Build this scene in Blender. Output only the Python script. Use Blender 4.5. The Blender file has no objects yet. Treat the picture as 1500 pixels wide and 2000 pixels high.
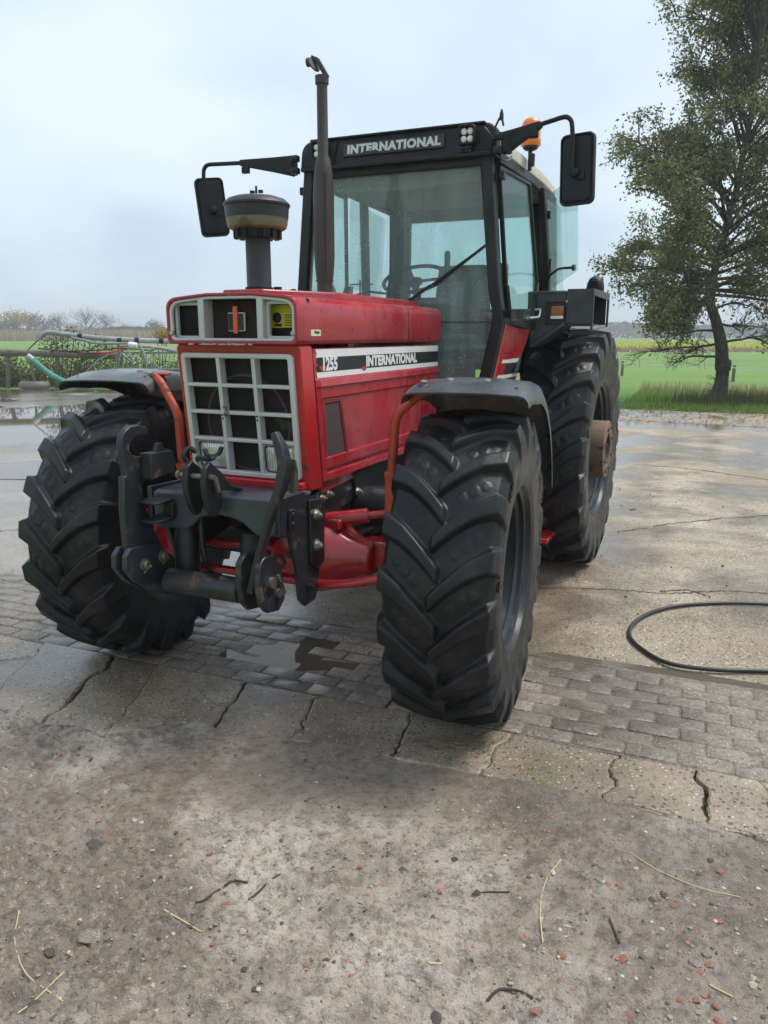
import bpy, bmesh, math, random
import numpy as np
from mathutils import Vector, Matrix, noise

# ---------------------------------------------------------------- scene, camera, sky, sun
SC = bpy.context.scene
COL = SC.collection
R = math.radians
CAM_H, PITCH, FPX = 1.685, 13.036, 1505.3
cd = bpy.data.cameras.new('camera'); cam = bpy.data.objects.new('camera', cd); COL.objects.link(cam)
cd.sensor_fit = 'VERTICAL'; cd.sensor_height = 24.0; cd.lens = 24.0 * FPX / 2000.0
cd.clip_start = 0.05; cd.clip_end = 3000
cam.location = (0, 0, CAM_H); cam.rotation_euler = (R(90 - PITCH), R(-0.136), 0)
SC.camera = cam

SUN_EL, SUN_AZ = 62.0, 75.0          # azimuth measured clockwise from +Y (camera heading)
W = bpy.data.worlds.new('World'); SC.world = W; W.use_nodes = True
nt = W.node_tree; nt.nodes.clear()
def N(t, **k):
    n = nt.nodes.new(t)
    for a, b in k.items(): setattr(n, a, b)
    return n
out = N('ShaderNodeOutputWorld'); bg = N('ShaderNodeBackground')
sky = N('ShaderNodeTexSky', sky_type='NISHITA', sun_disc=False, sun_elevation=R(SUN_EL), sun_rotation=R(SUN_AZ))
sky.dust_density = 3.0
tc = N('ShaderNodeTexCoord')
mp = N('ShaderNodeMapping'); mp.inputs['Scale'].default_value = (1.0, 1.0, 1.7)
n1 = N('ShaderNodeTexNoise'); n1.inputs['Scale'].default_value = 2.1; n1.inputs['Detail'].default_value = 4; n1.inputs['Roughness'].default_value = 0.45
n1.inputs['Distortion'].default_value = 0.25
rmp = N('ShaderNodeValToRGB')
rmp.color_ramp.elements[0].position = 0.36; rmp.color_ramp.elements[0].color = (2.55, 3.3, 4.05, 1)
rmp.color_ramp.elements[1].position = 0.66; rmp.color_ramp.elements[1].color = (4.4, 4.87, 5.22, 1)
e = rmp.color_ramp.elements.new(0.5); e.color = (3.6, 4.2, 4.75, 1)
mx = N('ShaderNodeMixRGB'); mx.inputs[0].default_value = 0.86
L = nt.links.new
L(tc.outputs['Generated'], mp.inputs['Vector']); L(mp.outputs[0], n1.inputs['Vector']); L(n1.outputs['Fac'], rmp.inputs['Fac'])
L(sky.outputs[0], mx.inputs[1]); L(rmp.outputs[0], mx.inputs[2]); L(mx.outputs[0], bg.inputs['Color'])
bg.inputs['Strength'].default_value = 0.1
L(bg.outputs[0], out.inputs['Surface'])

sl = bpy.data.lights.new('sun', 'SUN'); sl.energy = 1.5; sl.angle = R(22); sl.color = (1.0, 0.965, 0.92)
sun = bpy.data.objects.new('sun', sl); COL.objects.link(sun)
az, el = R(SUN_AZ), R(SUN_EL)
sdir = Vector((math.sin(az) * math.cos(el), math.cos(az) * math.cos(el), math.sin(el)))
sun.rotation_euler = (-sdir).to_track_quat('-Z', 'Y').to_euler(); sun.location = sdir * 50

SC.render.engine = 'CYCLES'
vs = SC.view_settings
vs.view_transform = 'Standard'; vs.look = 'None'; vs.gamma = 1.0; vs.use_curve_mapping = False; vs.exposure = 1.12

# ---------------------------------------------------------------- mesh helpers
def at(u, v, Y):
    """point at world depth Y on the photo ray (u, v)"""
    a, b = (u - 750) / FPX, (v - 1000) / FPX
    t = R(PITCH); f = math.cos(t) - b * math.sin(t); d = -(math.sin(t) + b * math.cos(t))
    return Vector((a / f * Y, Y, CAM_H + d / f * Y))
def gnd(u, v, z=0.0):
    a, b = (u - 750) / FPX, (v - 1000) / FPX
    t = R(PITCH); f = math.cos(t) - b * math.sin(t); d = -(math.sin(t) + b * math.cos(t))
    T = (z - CAM_H) / d
    return Vector((a * T, f * T, z))

def mesh_data(name, V, F, smooth=True, angle=38, recalc=True):
    me = bpy.data.meshes.new(name)
    me.from_pydata([tuple(v) for v in V], [], [tuple(f) for f in F])
    if recalc:
        bm = bmesh.new(); bm.from_mesh(me); bmesh.ops.recalc_face_normals(bm, faces=bm.faces); bm.to_mesh(me); bm.free()
    if smooth:
        me.polygons.foreach_set('use_smooth', [True] * len(me.polygons))
        me.set_sharp_from_angle(angle=R(angle))
    me.update()
    return me
def link(name, me, mat=None, parent=None):
    o = bpy.data.objects.new(name, me); COL.objects.link(o)
    if mat is not None and me is not None and not me.materials: me.materials.append(mat)
    if parent is not None: o.parent = parent
    return o
def mk(name, VF, mat, parent=None, bevel=0.0, seg=2, smooth=True, angle=38, loc=None, mtx=None):
    if isinstance(VF, list): VF = join(VF)
    me = mesh_data(name, VF[0], VF[1], smooth, angle)
    o = link(name, me, mat, parent)
    if mtx is not None: o.matrix_local = mtx
    if loc is not None: o.location = loc
    if bevel:
        b = o.modifiers.new('bevel', 'BEVEL'); b.width = bevel; b.segments = seg; b.limit_method = 'ANGLE'; b.angle_limit = R(40)
        b.use_clamp_overlap = True
    return o
def tag(o, label=None, cat=None, group=None, kind=None):
    if label: o['label'] = label
    if cat: o['category'] = cat
    if group: o['group'] = group
    if kind: o['kind'] = kind
    return o
def empty(name, loc=(0, 0, 0), rz=0.0):
    o = bpy.data.objects.new(name, None); COL.objects.link(o); o.location = loc; o.rotation_euler = (0, 0, rz)
    o.empty_display_size = 0.2
    return o
def join(L_):
    V, F = [], []
    for v, f in L_:
        k = len(V); V += [Vector(p) for p in v]; F += [tuple(i + k for i in q) for q in f]
    return V, F
def xf(VF, M): return [M @ Vector(p) for p in VF[0]], VF[1]
def box(c, s, rot=None):
    V = [Vector((x * s[0] / 2, y * s[1] / 2, z * s[2] / 2)) for x in (-1, 1) for y in (-1, 1) for z in (-1, 1)]
    if rot is not None: V = [rot @ p for p in V]
    V = [p + Vector(c) for p in V]
    return V, [(0, 1, 3, 2), (4, 6, 7, 5), (0, 4, 5, 1), (2, 3, 7, 6), (0, 2, 6, 4), (1, 5, 7, 3)]
def prism(poly, a, b, axis):
    """poly of 2-tuples in the two other axes (order x,y,z with axis removed), between a and b along axis"""
    n = len(poly); V = []
    for k in (a, b):
        for p, q in poly:
            V.append({'x': (k, p, q), 'y': (p, k, q), 'z': (p, q, k)}[axis])
    F = [tuple(range(n)), tuple(range(2 * n - 1, n - 1, -1))] + [(i, (i + 1) % n, n + (i + 1) % n, n + i) for i in range(n)]
    return V, F
def loft(loops, cap0=True, cap1=True, closed=True):
    n = len(loops[0]); V = [Vector(p) for l in loops for p in l]; F = []
    m = n if closed else n - 1
    for k in range(len(loops) - 1):
        for i in range(m):
            j = (i + 1) % n
            F.append((k * n + i, k * n + j, (k + 1) * n + j, (k + 1) * n + i))
    if closed and cap0: F.append(tuple(range(n - 1, -1, -1)))
    if closed and cap1: F.append(tuple(range((len(loops) - 1) * n, len(loops) * n)))
    return V, F
def ring(outer, inner, a, b, axis):
    """frame between two loops with the same vertex count"""
    n = len(outer); V = []
    def P(k, p, q): return {'x': (k, p, q), 'y': (p, k, q), 'z': (p, q, k)}[axis]
    for k in (a, b):
        V += [P(k, *p) for p in outer]; V += [P(k, *p) for p in inner]
    F = []
    for i in range(n):
        j = (i + 1) % n
        F += [(i, j, n + j, n + i), (2 * n + i, 3 * n + i, 3 * n + j, 2 * n + j), (i, 2 * n + i, 2 * n + j, j), (n + i, n + j, 3 * n + j, 3 * n + i)]
    return V, F
def rrect(c, w, h, r, n=4):
    P = []
    for sx, sy, a0 in ((1, 1, 0), (-1, 1, 90), (-1, -1, 180), (1, -1, 270)):
        for k in range(n + 1):
            a = R(a0 + 90 * k / n)
            P.append((c[0] + sx * (w / 2 - r) + r * math.cos(a), c[1] + sy * (h / 2 - r) + r * math.sin(a)))
    return P
def circle(c, r, n=24): return [(c[0] + r * math.cos(2 * math.pi * k / n), c[1] + r * math.sin(2 * math.pi * k / n)) for k in range(n)]
def catmull(P, k=8, closed=False):
    P = [Vector(p) for p in P]; n = len(P); O = []
    for i in range(n if closed else n - 1):
        p1, p2 = P[i], P[(i + 1) % n]
        p0 = P[i - 1] if (i > 0 or closed) else p1 * 2 - p2
        p3 = P[(i + 2) % n] if (i + 2 < n or closed) else p2 * 2 - p1
        for j in range(k):
            t = j / k
            O.append(0.5 * ((2 * p1) + (p2 - p0) * t + (2 * p0 - 5 * p1 + 4 * p2 - p3) * t * t + (3 * p1 - p0 - 3 * p2 + p3) * t ** 3))
    if not closed: O.append(P[-1])
    return O
def fillet(P, r, k=5):
    P = [Vector(p) for p in P]; O = [P[0]]
    for i in range(1, len(P) - 1):
        a, b, c = P[i - 1], P[i], P[i + 1]
        d1, d2 = (a - b), (c - b); l = min(r, d1.length * .48, d2.length * .48)
        s, e_ = b + d1.normalized() * l, b + d2.normalized() * l
        for j in range(k + 1):
            t = j / k; O.append(s * (1 - t) ** 2 + b * 2 * t * (1 - t) + e_ * t * t)
    O.append(P[-1]); return O
def tube(P, r, n=10, caps=True):
    P = [Vector(p) for p in P]; m = len(P); loops = []; up = None
    for i, p in enumerate(P):
        t = (P[min(i + 1, m - 1)] - P[max(i - 1, 0)])
        t = t.normalized() if t.length > 1e-9 else Vector((0, 0, 1))
        if up is None:
            up = Vector((0, 0, 1)) if abs(t.z) < .9 else Vector((1, 0, 0))
        a = (up - t * up.dot(t)).normalized(); up = a; b = t.cross(a)
        rr = r[i] if isinstance(r, (list, tuple)) else r
        loops.append([p + (a * math.cos(2 * math.pi * k / n) + b * math.sin(2 * math.pi * k / n)) * rr for k in range(n)])
    return loft(loops, caps, caps)
def bar(P, w, h, side=(0, 1, 0)):
    """rectangular bar swept along P; w along side, h the other way"""
    P = [Vector(p) for p in P]; m = len(P); loops = []; s = Vector(side)
    for i, p in enumerate(P):
        t = (P[min(i + 1, m - 1)] - P[max(i - 1, 0)]).normalized()
        a = (s - t * s.dot(t)).normalized(); b = t.cross(a)
        ww = w[i] if isinstance(w, (list, tuple)) else w
        hh = h[i] if isinstance(h, (list, tuple)) else h
        loops.append([p + a * ww / 2 + b * hh / 2, p - a * ww / 2 + b * hh / 2, p - a * ww / 2 - b * hh / 2, p + a * ww / 2 - b * hh / 2])
    return loft(loops)
def lathe(prof, c=(0, 0, 0), axis='z', n=32, caps=True):
    """prof: (radius, height) along axis"""
    loops = []
    for r, h in prof:
        l = []
        for k in range(n):
            a = 2 * math.pi * k / n; p, q = r * math.cos(a), r * math.sin(a)
            l.append(Vector({'z': (p, q, h), 'y': (q, h, p), 'x': (h, p, q)}[axis]) + Vector(c))
        loops.append(l)
    return loft(loops, caps, caps)
def hexbolt(c, axis, r=.016, h=.014):
    """washer, hex head and stud tip; c on the surface, axis +-x/y/z string like '+y'"""
    s = 1 if axis[0] == '+' else -1; ax = axis[1]
    return join([lathe([(r * 1.45, 0), (r * 1.45, s * .004)], c, ax, 14), lathe([(r, s * .004), (r, s * h), (r * .8, s * (h + .002))], c, ax, 6),
                 lathe([(r * .5, s * h), (r * .45, s * (h + .012))], c, ax, 10)])
def text_vf(s, size=1.0, bold=0.0, ext=0.002, xs=1.0, space=1.0, shear=0.0):
    cu = bpy.data.curves.new('txt', 'FONT'); cu.body = s; cu.size = size; cu.offset = bold; cu.extrude = ext; cu.space_character = space
    cu.align_x = 'CENTER'; cu.align_y = 'CENTER'; cu.resolution_u = 3; cu.shear = shear
    o = bpy.data.objects.new('txt', cu); COL.objects.link(o)
    bpy.context.view_layer.update()
    me = bpy.data.meshes.new_from_object(o.evaluated_get(bpy.context.evaluated_depsgraph_get()))
    V = [Vector((v.co.x * xs, v.co.y, v.co.z)) for v in me.vertices]; F = [tuple(p.vertices) for p in me.polygons]
    bpy.data.objects.remove(o); bpy.data.curves.remove(cu); bpy.data.meshes.remove(me)
    return V, F
def text_on(s, o, ux, uy, **k):
    V, F = text_vf(s, **k); ux, uy = Vector(ux).normalized(), Vector(uy).normalized(); uz = ux.cross(uy); o = Vector(o)
    return [o + ux * p.x + uy * p.y + uz * p.z for p in V], F
def blob(r, seed, sub=2, flat=.6, rough=.35):
    bm = bmesh.new(); bmesh.ops.create_icosphere(bm, subdivisions=sub, radius=1)
    rnd = random.Random(seed); off = Vector((rnd.random() * 50, rnd.random() * 50, rnd.random() * 50))
    st = Vector((1 + .3 * rnd.random(), .75 + .3 * rnd.random(), flat))
    V = []
    for v in bm.verts:
        k = 1 + rough * noise.noise(v.co * 1.3 + off) + rough * .5 * noise.noise(v.co * 3.1 + off)
        V.append(Vector((v.co.x * st.x, v.co.y * st.y, v.co.z * st.z)) * k * r)
    F = [tuple(w.index for w in f.verts) for f in bm.faces]; bm.free()
    return V, F

# ---------------------------------------------------------------- materials
def new_mat(name):
    m = bpy.data.materials.new(name); m.use_nodes = True; t = m.node_tree; t.nodes.clear()
    o = t.nodes.new('ShaderNodeOutputMaterial'); return m, t, o
class G:
    """tiny node-graph helper"""
    def __init__(s, t): s.t = t
    def n(s, ty, **k):
        x = s.t.nodes.new(ty)
        for a, b in k.items(): setattr(x, a, b)
        return x
    def l(s, a, b): s.t.links.new(a, b)
    def coord(s, kind='Object'): return s.n('ShaderNodeTexCoord').outputs[kind]
    def geo(s): return s.n('ShaderNodeNewGeometry').outputs['Position']
    def noise(s, vec, scale, detail=3, rough=.55, dist=0.0):
        x = s.n('ShaderNodeTexNoise'); x.inputs['Scale'].default_value = scale; x.inputs['Detail'].default_value = detail
        x.inputs['Roughness'].default_value = rough; x.inputs['Distortion'].default_value = dist; s.l(vec, x.inputs['Vector']); return x.outputs['Fac']
    def vor(s, vec, scale, feature='F1', out='Distance'):
        x = s.n('ShaderNodeTexVoronoi', feature=feature); x.inputs['Scale'].default_value = scale; s.l(vec, x.inputs['Vector']); return x.outputs[out]
    def ramp(s, fac, *stops):
        x = s.n('ShaderNodeValToRGB'); el = x.color_ramp.elements
        for i, (p, c) in enumerate(stops):
            if i < 2: e_ = el[i]; e_.position = p
            else: e_ = el.new(p)
            e_.color = (c, c, c, 1) if not isinstance(c, (tuple, list)) else (*c, 1)
        s.l(fac, x.inputs['Fac']); return x.outputs['Color']
    def mix(s, f, a, b, mode='MIX'):
        x = s.n('ShaderNodeMixRGB', blend_type=mode)
        for i, q in ((0, f), (1, a), (2, b)):
            if isinstance(q, (int, float)): x.inputs[i].default_value = q if i == 0 else (q, q, q, 1)
            elif isinstance(q, tuple): x.inputs[i].default_value = (*q, 1)
            else: s.l(q, x.inputs[i])
        return x.outputs[0]
    def math(s, op, a, b=None):
        x = s.n('ShaderNodeMath', operation=op)
        for i, q in ((0, a), (1, b)):
            if q is None: continue
            if isinstance(q, (int, float)): x.inputs[i].default_value = q
            else: s.l(q, x.inputs[i])
        return x.outputs[0]
    def scale(s, vec, v):
        x = s.n('ShaderNodeMapping'); x.inputs['Scale'].default_value = v; s.l(vec, x.inputs['Vector']); return x.outputs[0]
    def bump(s, h, strength=.3, dist=.01, nrm=None):
        x = s.n('ShaderNodeBump'); x.inputs['Strength'].default_value = strength; x.inputs['Distance'].default_value = dist
        s.l(h, x.inputs['Height'])
        if nrm is not None: s.l(nrm, x.inputs['Normal'])
        return x.outputs[0]
    def bsdf(s, out, col, rough, nrm=None, metal=0.0, coat=0.0, spec=0.5):
        b = s.n('ShaderNodeBsdfPrincipled'); b.inputs['Metallic'].default_value = metal
        if isinstance(coat, (int, float)): b.inputs['Coat Weight'].default_value = coat
        else: s.l(coat, b.inputs['Coat Weight'])
        b.inputs['Coat Roughness'].default_value = .12
        b.inputs['Specular IOR Level'].default_value = spec
        for k, q in (('Base Color', col), ('Roughness', rough)):
            if isinstance(q, (int, float)): b.inputs[k].default_value = q
            elif isinstance(q, tuple): b.inputs[k].default_value = (*q, 1)
            else: s.l(q, b.inputs[k])
        if nrm is not None: s.l(nrm, b.inputs['Normal'])
        if out is not None: s.l(b.outputs[0], out.inputs['Surface'])
        return b
def paint(name, col, rough=.4, var=.18, wear=None, wear_amt=.0, wear_scale=9.0, dirt=.15, dirt_col=(.11, .095, .075), bump=.12, bscale=45, metal=0, coat=0, spec=.5, streak=0.0):
    """painted / plastic surface: slow fading, fine grain, chipped spots of another colour, thin film of dirt"""
    m, t, o = new_mat(name); g = G(t); c = g.coord()
    big = g.noise(c, 2.3, 4); fine = g.noise(c, bscale, 3)
    lo = tuple(x * (1 - var) for x in col); hi = tuple(min(1, x * (1 + var) + var * .012) for x in col)
    colr = g.ramp(big, (.3, lo), (.7, hi))
    r = g.ramp(g.noise(c, 6, 5), (.3, max(.05, rough - .12)), (.72, min(1, rough + .16)))
    if dirt:
        d = g.noise(g.scale(c, (1, 1, .35)) if streak else c, 7.5, 6, .68)
        dm = g.ramp(d, (.46, 0.0), (.78, dirt))
        colr = g.mix(dm, colr, dirt_col); r = g.mix(dm, r, .85)
    if wear is not None:
        w = g.ramp(g.noise(c, wear_scale, 8, .72), (.62 - wear_amt * .25, 0.0), (.66 - wear_amt * .25, 1.0))
        colr = g.mix(w, colr, wear); r = g.mix(w, r, .8)
    nr = g.bump(fine, bump, .004)
    g.bsdf(o, colr, r, nr, metal, coat, spec)
    return m
M = {}
RUST = (.085, .035, .016)
M['red'] = paint('red_paint', (.37, .010, .024), .28, .25, (.10, .03, .022), .10, 22, .42, (.40, .13, .125), .08, coat=.25, streak=1)
M['red_bright'] = paint('bright_red_paint', (.42, .010, .016), .27, .15, RUST, .12, 9, .15, (.2, .03, .025), .1, coat=.5)
M['red_front'] = paint('front_red_paint', (.40, .010, .014), .35, .18, RUST, .13, 16, .12, (.22, .02, .02), .1, coat=.2)
M['orange'] = paint('orange_red_paint', (.46, .060, .026), .42, .2, RUST, .22, 8, .2, bump=.15)
M['rust'] = paint('rusty_steel', (.10, .045, .022), .85, .4, (.035, .02, .015), .3, 14, .3, bump=.5)
M['silver'] = paint('silver_plastic', (.57, .535, .535), .40, .12, (.16, .16, .15), .0, 10, .22, (.15, .14, .12), .08, metal=.15)
M['dark_mesh'] = paint('dark_mesh', (.012, .0085, .0075), .75, .3, spec=.3, dirt=.12, bump=.6, bscale=260)
M['brown_mesh'] = paint('brown_mesh', (.075, .045, .040), .8, .3, dirt=.3, bump=.9, bscale=300)
M['black'] = paint('black_plastic', (.0055, .006, .007), .5, .25, dirt=.1, spec=.35, bump=.25, bscale=90)
M['black_rough'] = paint('black_cab_paint', (.005, .0055, .0065), .42, .3, dirt=.1, spec=.4, bump=.15, bscale=70)
M['slate'] = paint('slate_metal_paint', (.016, .021, .029), .34, .3, (.06, .048, .038), .12, 14, .2, (.07, .05, .035), .12, coat=.15)
M['slate_beam'] = paint('slate_beam_paint', (.046, .052, .068), .34, .22, (.020, .024, .028), .10, 7, .2, (.05, .045, .04), .12, coat=.15)
M['slate_rusty'] = paint('worn_slate_metal', (.014, .018, .024), .40, .3, (.095, .058, .038), .24, 11, .3, (.08, .055, .035), .25)
M['worn_steel'] = paint('worn_steel', (.10, .085, .07), .5, .35, (.03, .035, .04), .35, 10, .2, bump=.3, metal=.4)
M['zinc'] = paint('zinc_bolt', (.42, .40, .35), .38, .2, RUST, .05, 30, .3, metal=.75)
M['dark_steel'] = paint('dark_chassis', (.0065, .008, .011), .45, .3, (.05, .03, .02), .1, 8, .35, (.05, .042, .034), .2)
M['exhaust'] = paint('exhaust_brown', (.040, .030, .026), .55, .2, (.16, .06, .03), -.22, 6, .2, (.10, .075, .06), .15)
M['intake'] = paint('intake_plastic', (.014, .015, .019), .42, .25, dirt=.25, dirt_col=(.10, .10, .10))
M['cream'] = paint('cream_plastic', (.18, .148, .09), .4, .3, (.10, .07, .035), .05, 6, .3)
M['roof'] = paint('beige_roof', (.52, .49, .40), .5, .1, (.2, .18, .12), -.05, 8, .25)
M['guard'] = paint('mudguard_plastic', (.06, .067, .075), .26, .18, (.30, .31, .31), -.14, 5, .2, (.22, .21, .2), .12)
M['guard_in'] = M['black']
M['fender'] = paint('fender_slate', (.034, .039, .046), .42, .2, (.16, .17, .18), -.05, 6, .3, (.16, .16, .15), .12)
M['white'] = paint('white_decal', (.72, .72, .70), .45, .06, (.32, .02, .025), -.1, 14, .12, (.3, .26, .22))
M['decal_black'] = paint('black_decal', (.005, .006, .008), .5, .2, (.20, .012, .016), -.04, 7, .15)
M['letter'] = paint('letter_white', (.60, .60, .58), .5, .08, dirt=.2)
M['rim'] = paint('rim_paint', (.005, .010, .015), .34, .3, (.09, .09, .085), -.08, 9, .25, (.07, .06, .05))
M['hub'] = paint('hub_rust', (.16, .10, .062), .7, .35, (.05, .03, .02), .25, 10, .35, (.10, .07, .045), .45)
M['lens'] = paint('lamp_lens', (.80, .79, .73), .08, .10, dirt=.15, dirt_col=(.25, .23, .18), bump=.5, bscale=120, coat=.6)
M['amber'] = paint('amber_lens', (.85, .20, .012), .25, .12, dirt=.12, bump=.1, coat=.5)
M['amber_dirty'] = paint('dull_amber_lens', (.34, .11, .035), .35, .2, dirt=.3)
M['sticker_yellow'] = paint('yellow_sticker', (.62, .50, .02), .45, .08, (.02, .02, .02), .05, 22, .1)
M['sticker_pale'] = paint('pale_sticker', (.62, .56, .44), .5, .06, dirt=.15)
M['emblem_red'] = paint('emblem_orange', (.70, .10, .03), .4, .06, dirt=.1)
M['seat'] = paint('seat_fabric', (.06, .07, .075), .85, .2, dirt=.3, bump=.4, bscale=140)
M['liner'] = paint('roof_liner', (.16, .15, .13), .9, .15, dirt=.25)
M['hose_black'] = paint('black_hose', (.014, .014, .015), .4, .2, dirt=.3)
M['bezel'] = paint('lamp_bezel', (.34, .33, .33), .45, .15, dirt=.3, metal=.2)
M['soil'] = paint('dark_soil', (.055, .043, .032), .8, .35, dirt=.2, bump=.8, bscale=60)
M['chip'] = paint('bare_chipped_edge', (.50, .40, .33), .6, .3, RUST, .25, 30, .3)
M['pin'] = paint('dull_pin', (.20, .17, .14), .45, .3, RUST, .2, 20, .2, metal=.6)
def rubber():
    m, t, o = new_mat('tyre_rubber'); g = G(t); c = g.coord()
    col = g.ramp(g.noise(c, 3.5, 5), (.3, (.005, .0055, .0065)), (.72, (.013, .0138, .0158)))
    d = g.ramp(g.noise(c, 5, 8, .7), (.50, 0.0), (.74, .6)); col = g.mix(d, col, (.045, .041, .036))
    r = g.ramp(g.noise(c, 11, 5), (.3, .27), (.7, .52))
    g.bsdf(o, col, r, g.bump(g.noise(c, 70, 4), .22, .004), spec=.30); return m
M['rubber'] = rubber()
def glass(name, tint, dirt, dcol=(.42, .50, .47), drops=True):
    m, t, o = new_mat(name); g = G(t); c = g.coord()
    tr = g.n('ShaderNodeBsdfTransparent'); tr.inputs['Color'].default_value = (*tint, 1)
    gl = g.n('ShaderNodeBsdfGlossy'); gl.inputs['Roughness'].default_value = .03
    lw = g.n('ShaderNodeLayerWeight'); lw.inputs['Blend'].default_value = .5
    fr = g.math('ADD', g.math('MULTIPLY', g.math('POWER', lw.outputs['Facing'], 3.5), .45), .03)
    s1 = g.n('ShaderNodeMixShader'); g.l(fr, s1.inputs[0]); g.l(tr.outputs[0], s1.inputs[1]); g.l(gl.outputs[0], s1.inputs[2])
    df = g.n('ShaderNodeBsdfDiffuse'); df.inputs['Color'].default_value = (*dcol, 1)
    tl = g.n('ShaderNodeBsdfTranslucent'); tl.inputs['Color'].default_value = (*dcol, 1)
    ds = g.n('ShaderNodeMixShader'); ds.inputs[0].default_value = .5; g.l(df.outputs[0], ds.inputs[1]); g.l(tl.outputs[0], ds.inputs[2])
    film = g.ramp(g.noise(g.scale(c, (1, 1, .25)), 9, 6, .65), (.3, dirt * .45), (.75, dirt * 1.5))
    if drops:
        v = g.vor(c, 55); k = g.noise(c, 3, 3)
        dr = g.math('MULTIPLY', g.ramp(v, (.13, 1.0), (.2, 0.0)), g.ramp(k, (.45, 0.0), (.62, .45)))
        film = g.math('ADD', film, dr)
    s2 = g.n('ShaderNodeMixShader'); g.l(film, s2.inputs[0]); g.l(s1.outputs[0], s2.inputs[1]); g.l(ds.outputs[0], s2.inputs[2])
    g.l(s2.outputs[0], o.inputs['Surface']); return m
M['windscreen'] = glass('dirty_windscreen_glass', (.91, .985, .968), .17, (.62, .72, .69))
M['side_glass'] = glass('tinted_side_glass', (.88, .98, .955), .07, drops=False)
M['pane_glass'] = glass('mossy_pane_glass', (.885, .975, .95), .11, (.42, .60, .52), drops=False)

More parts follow.
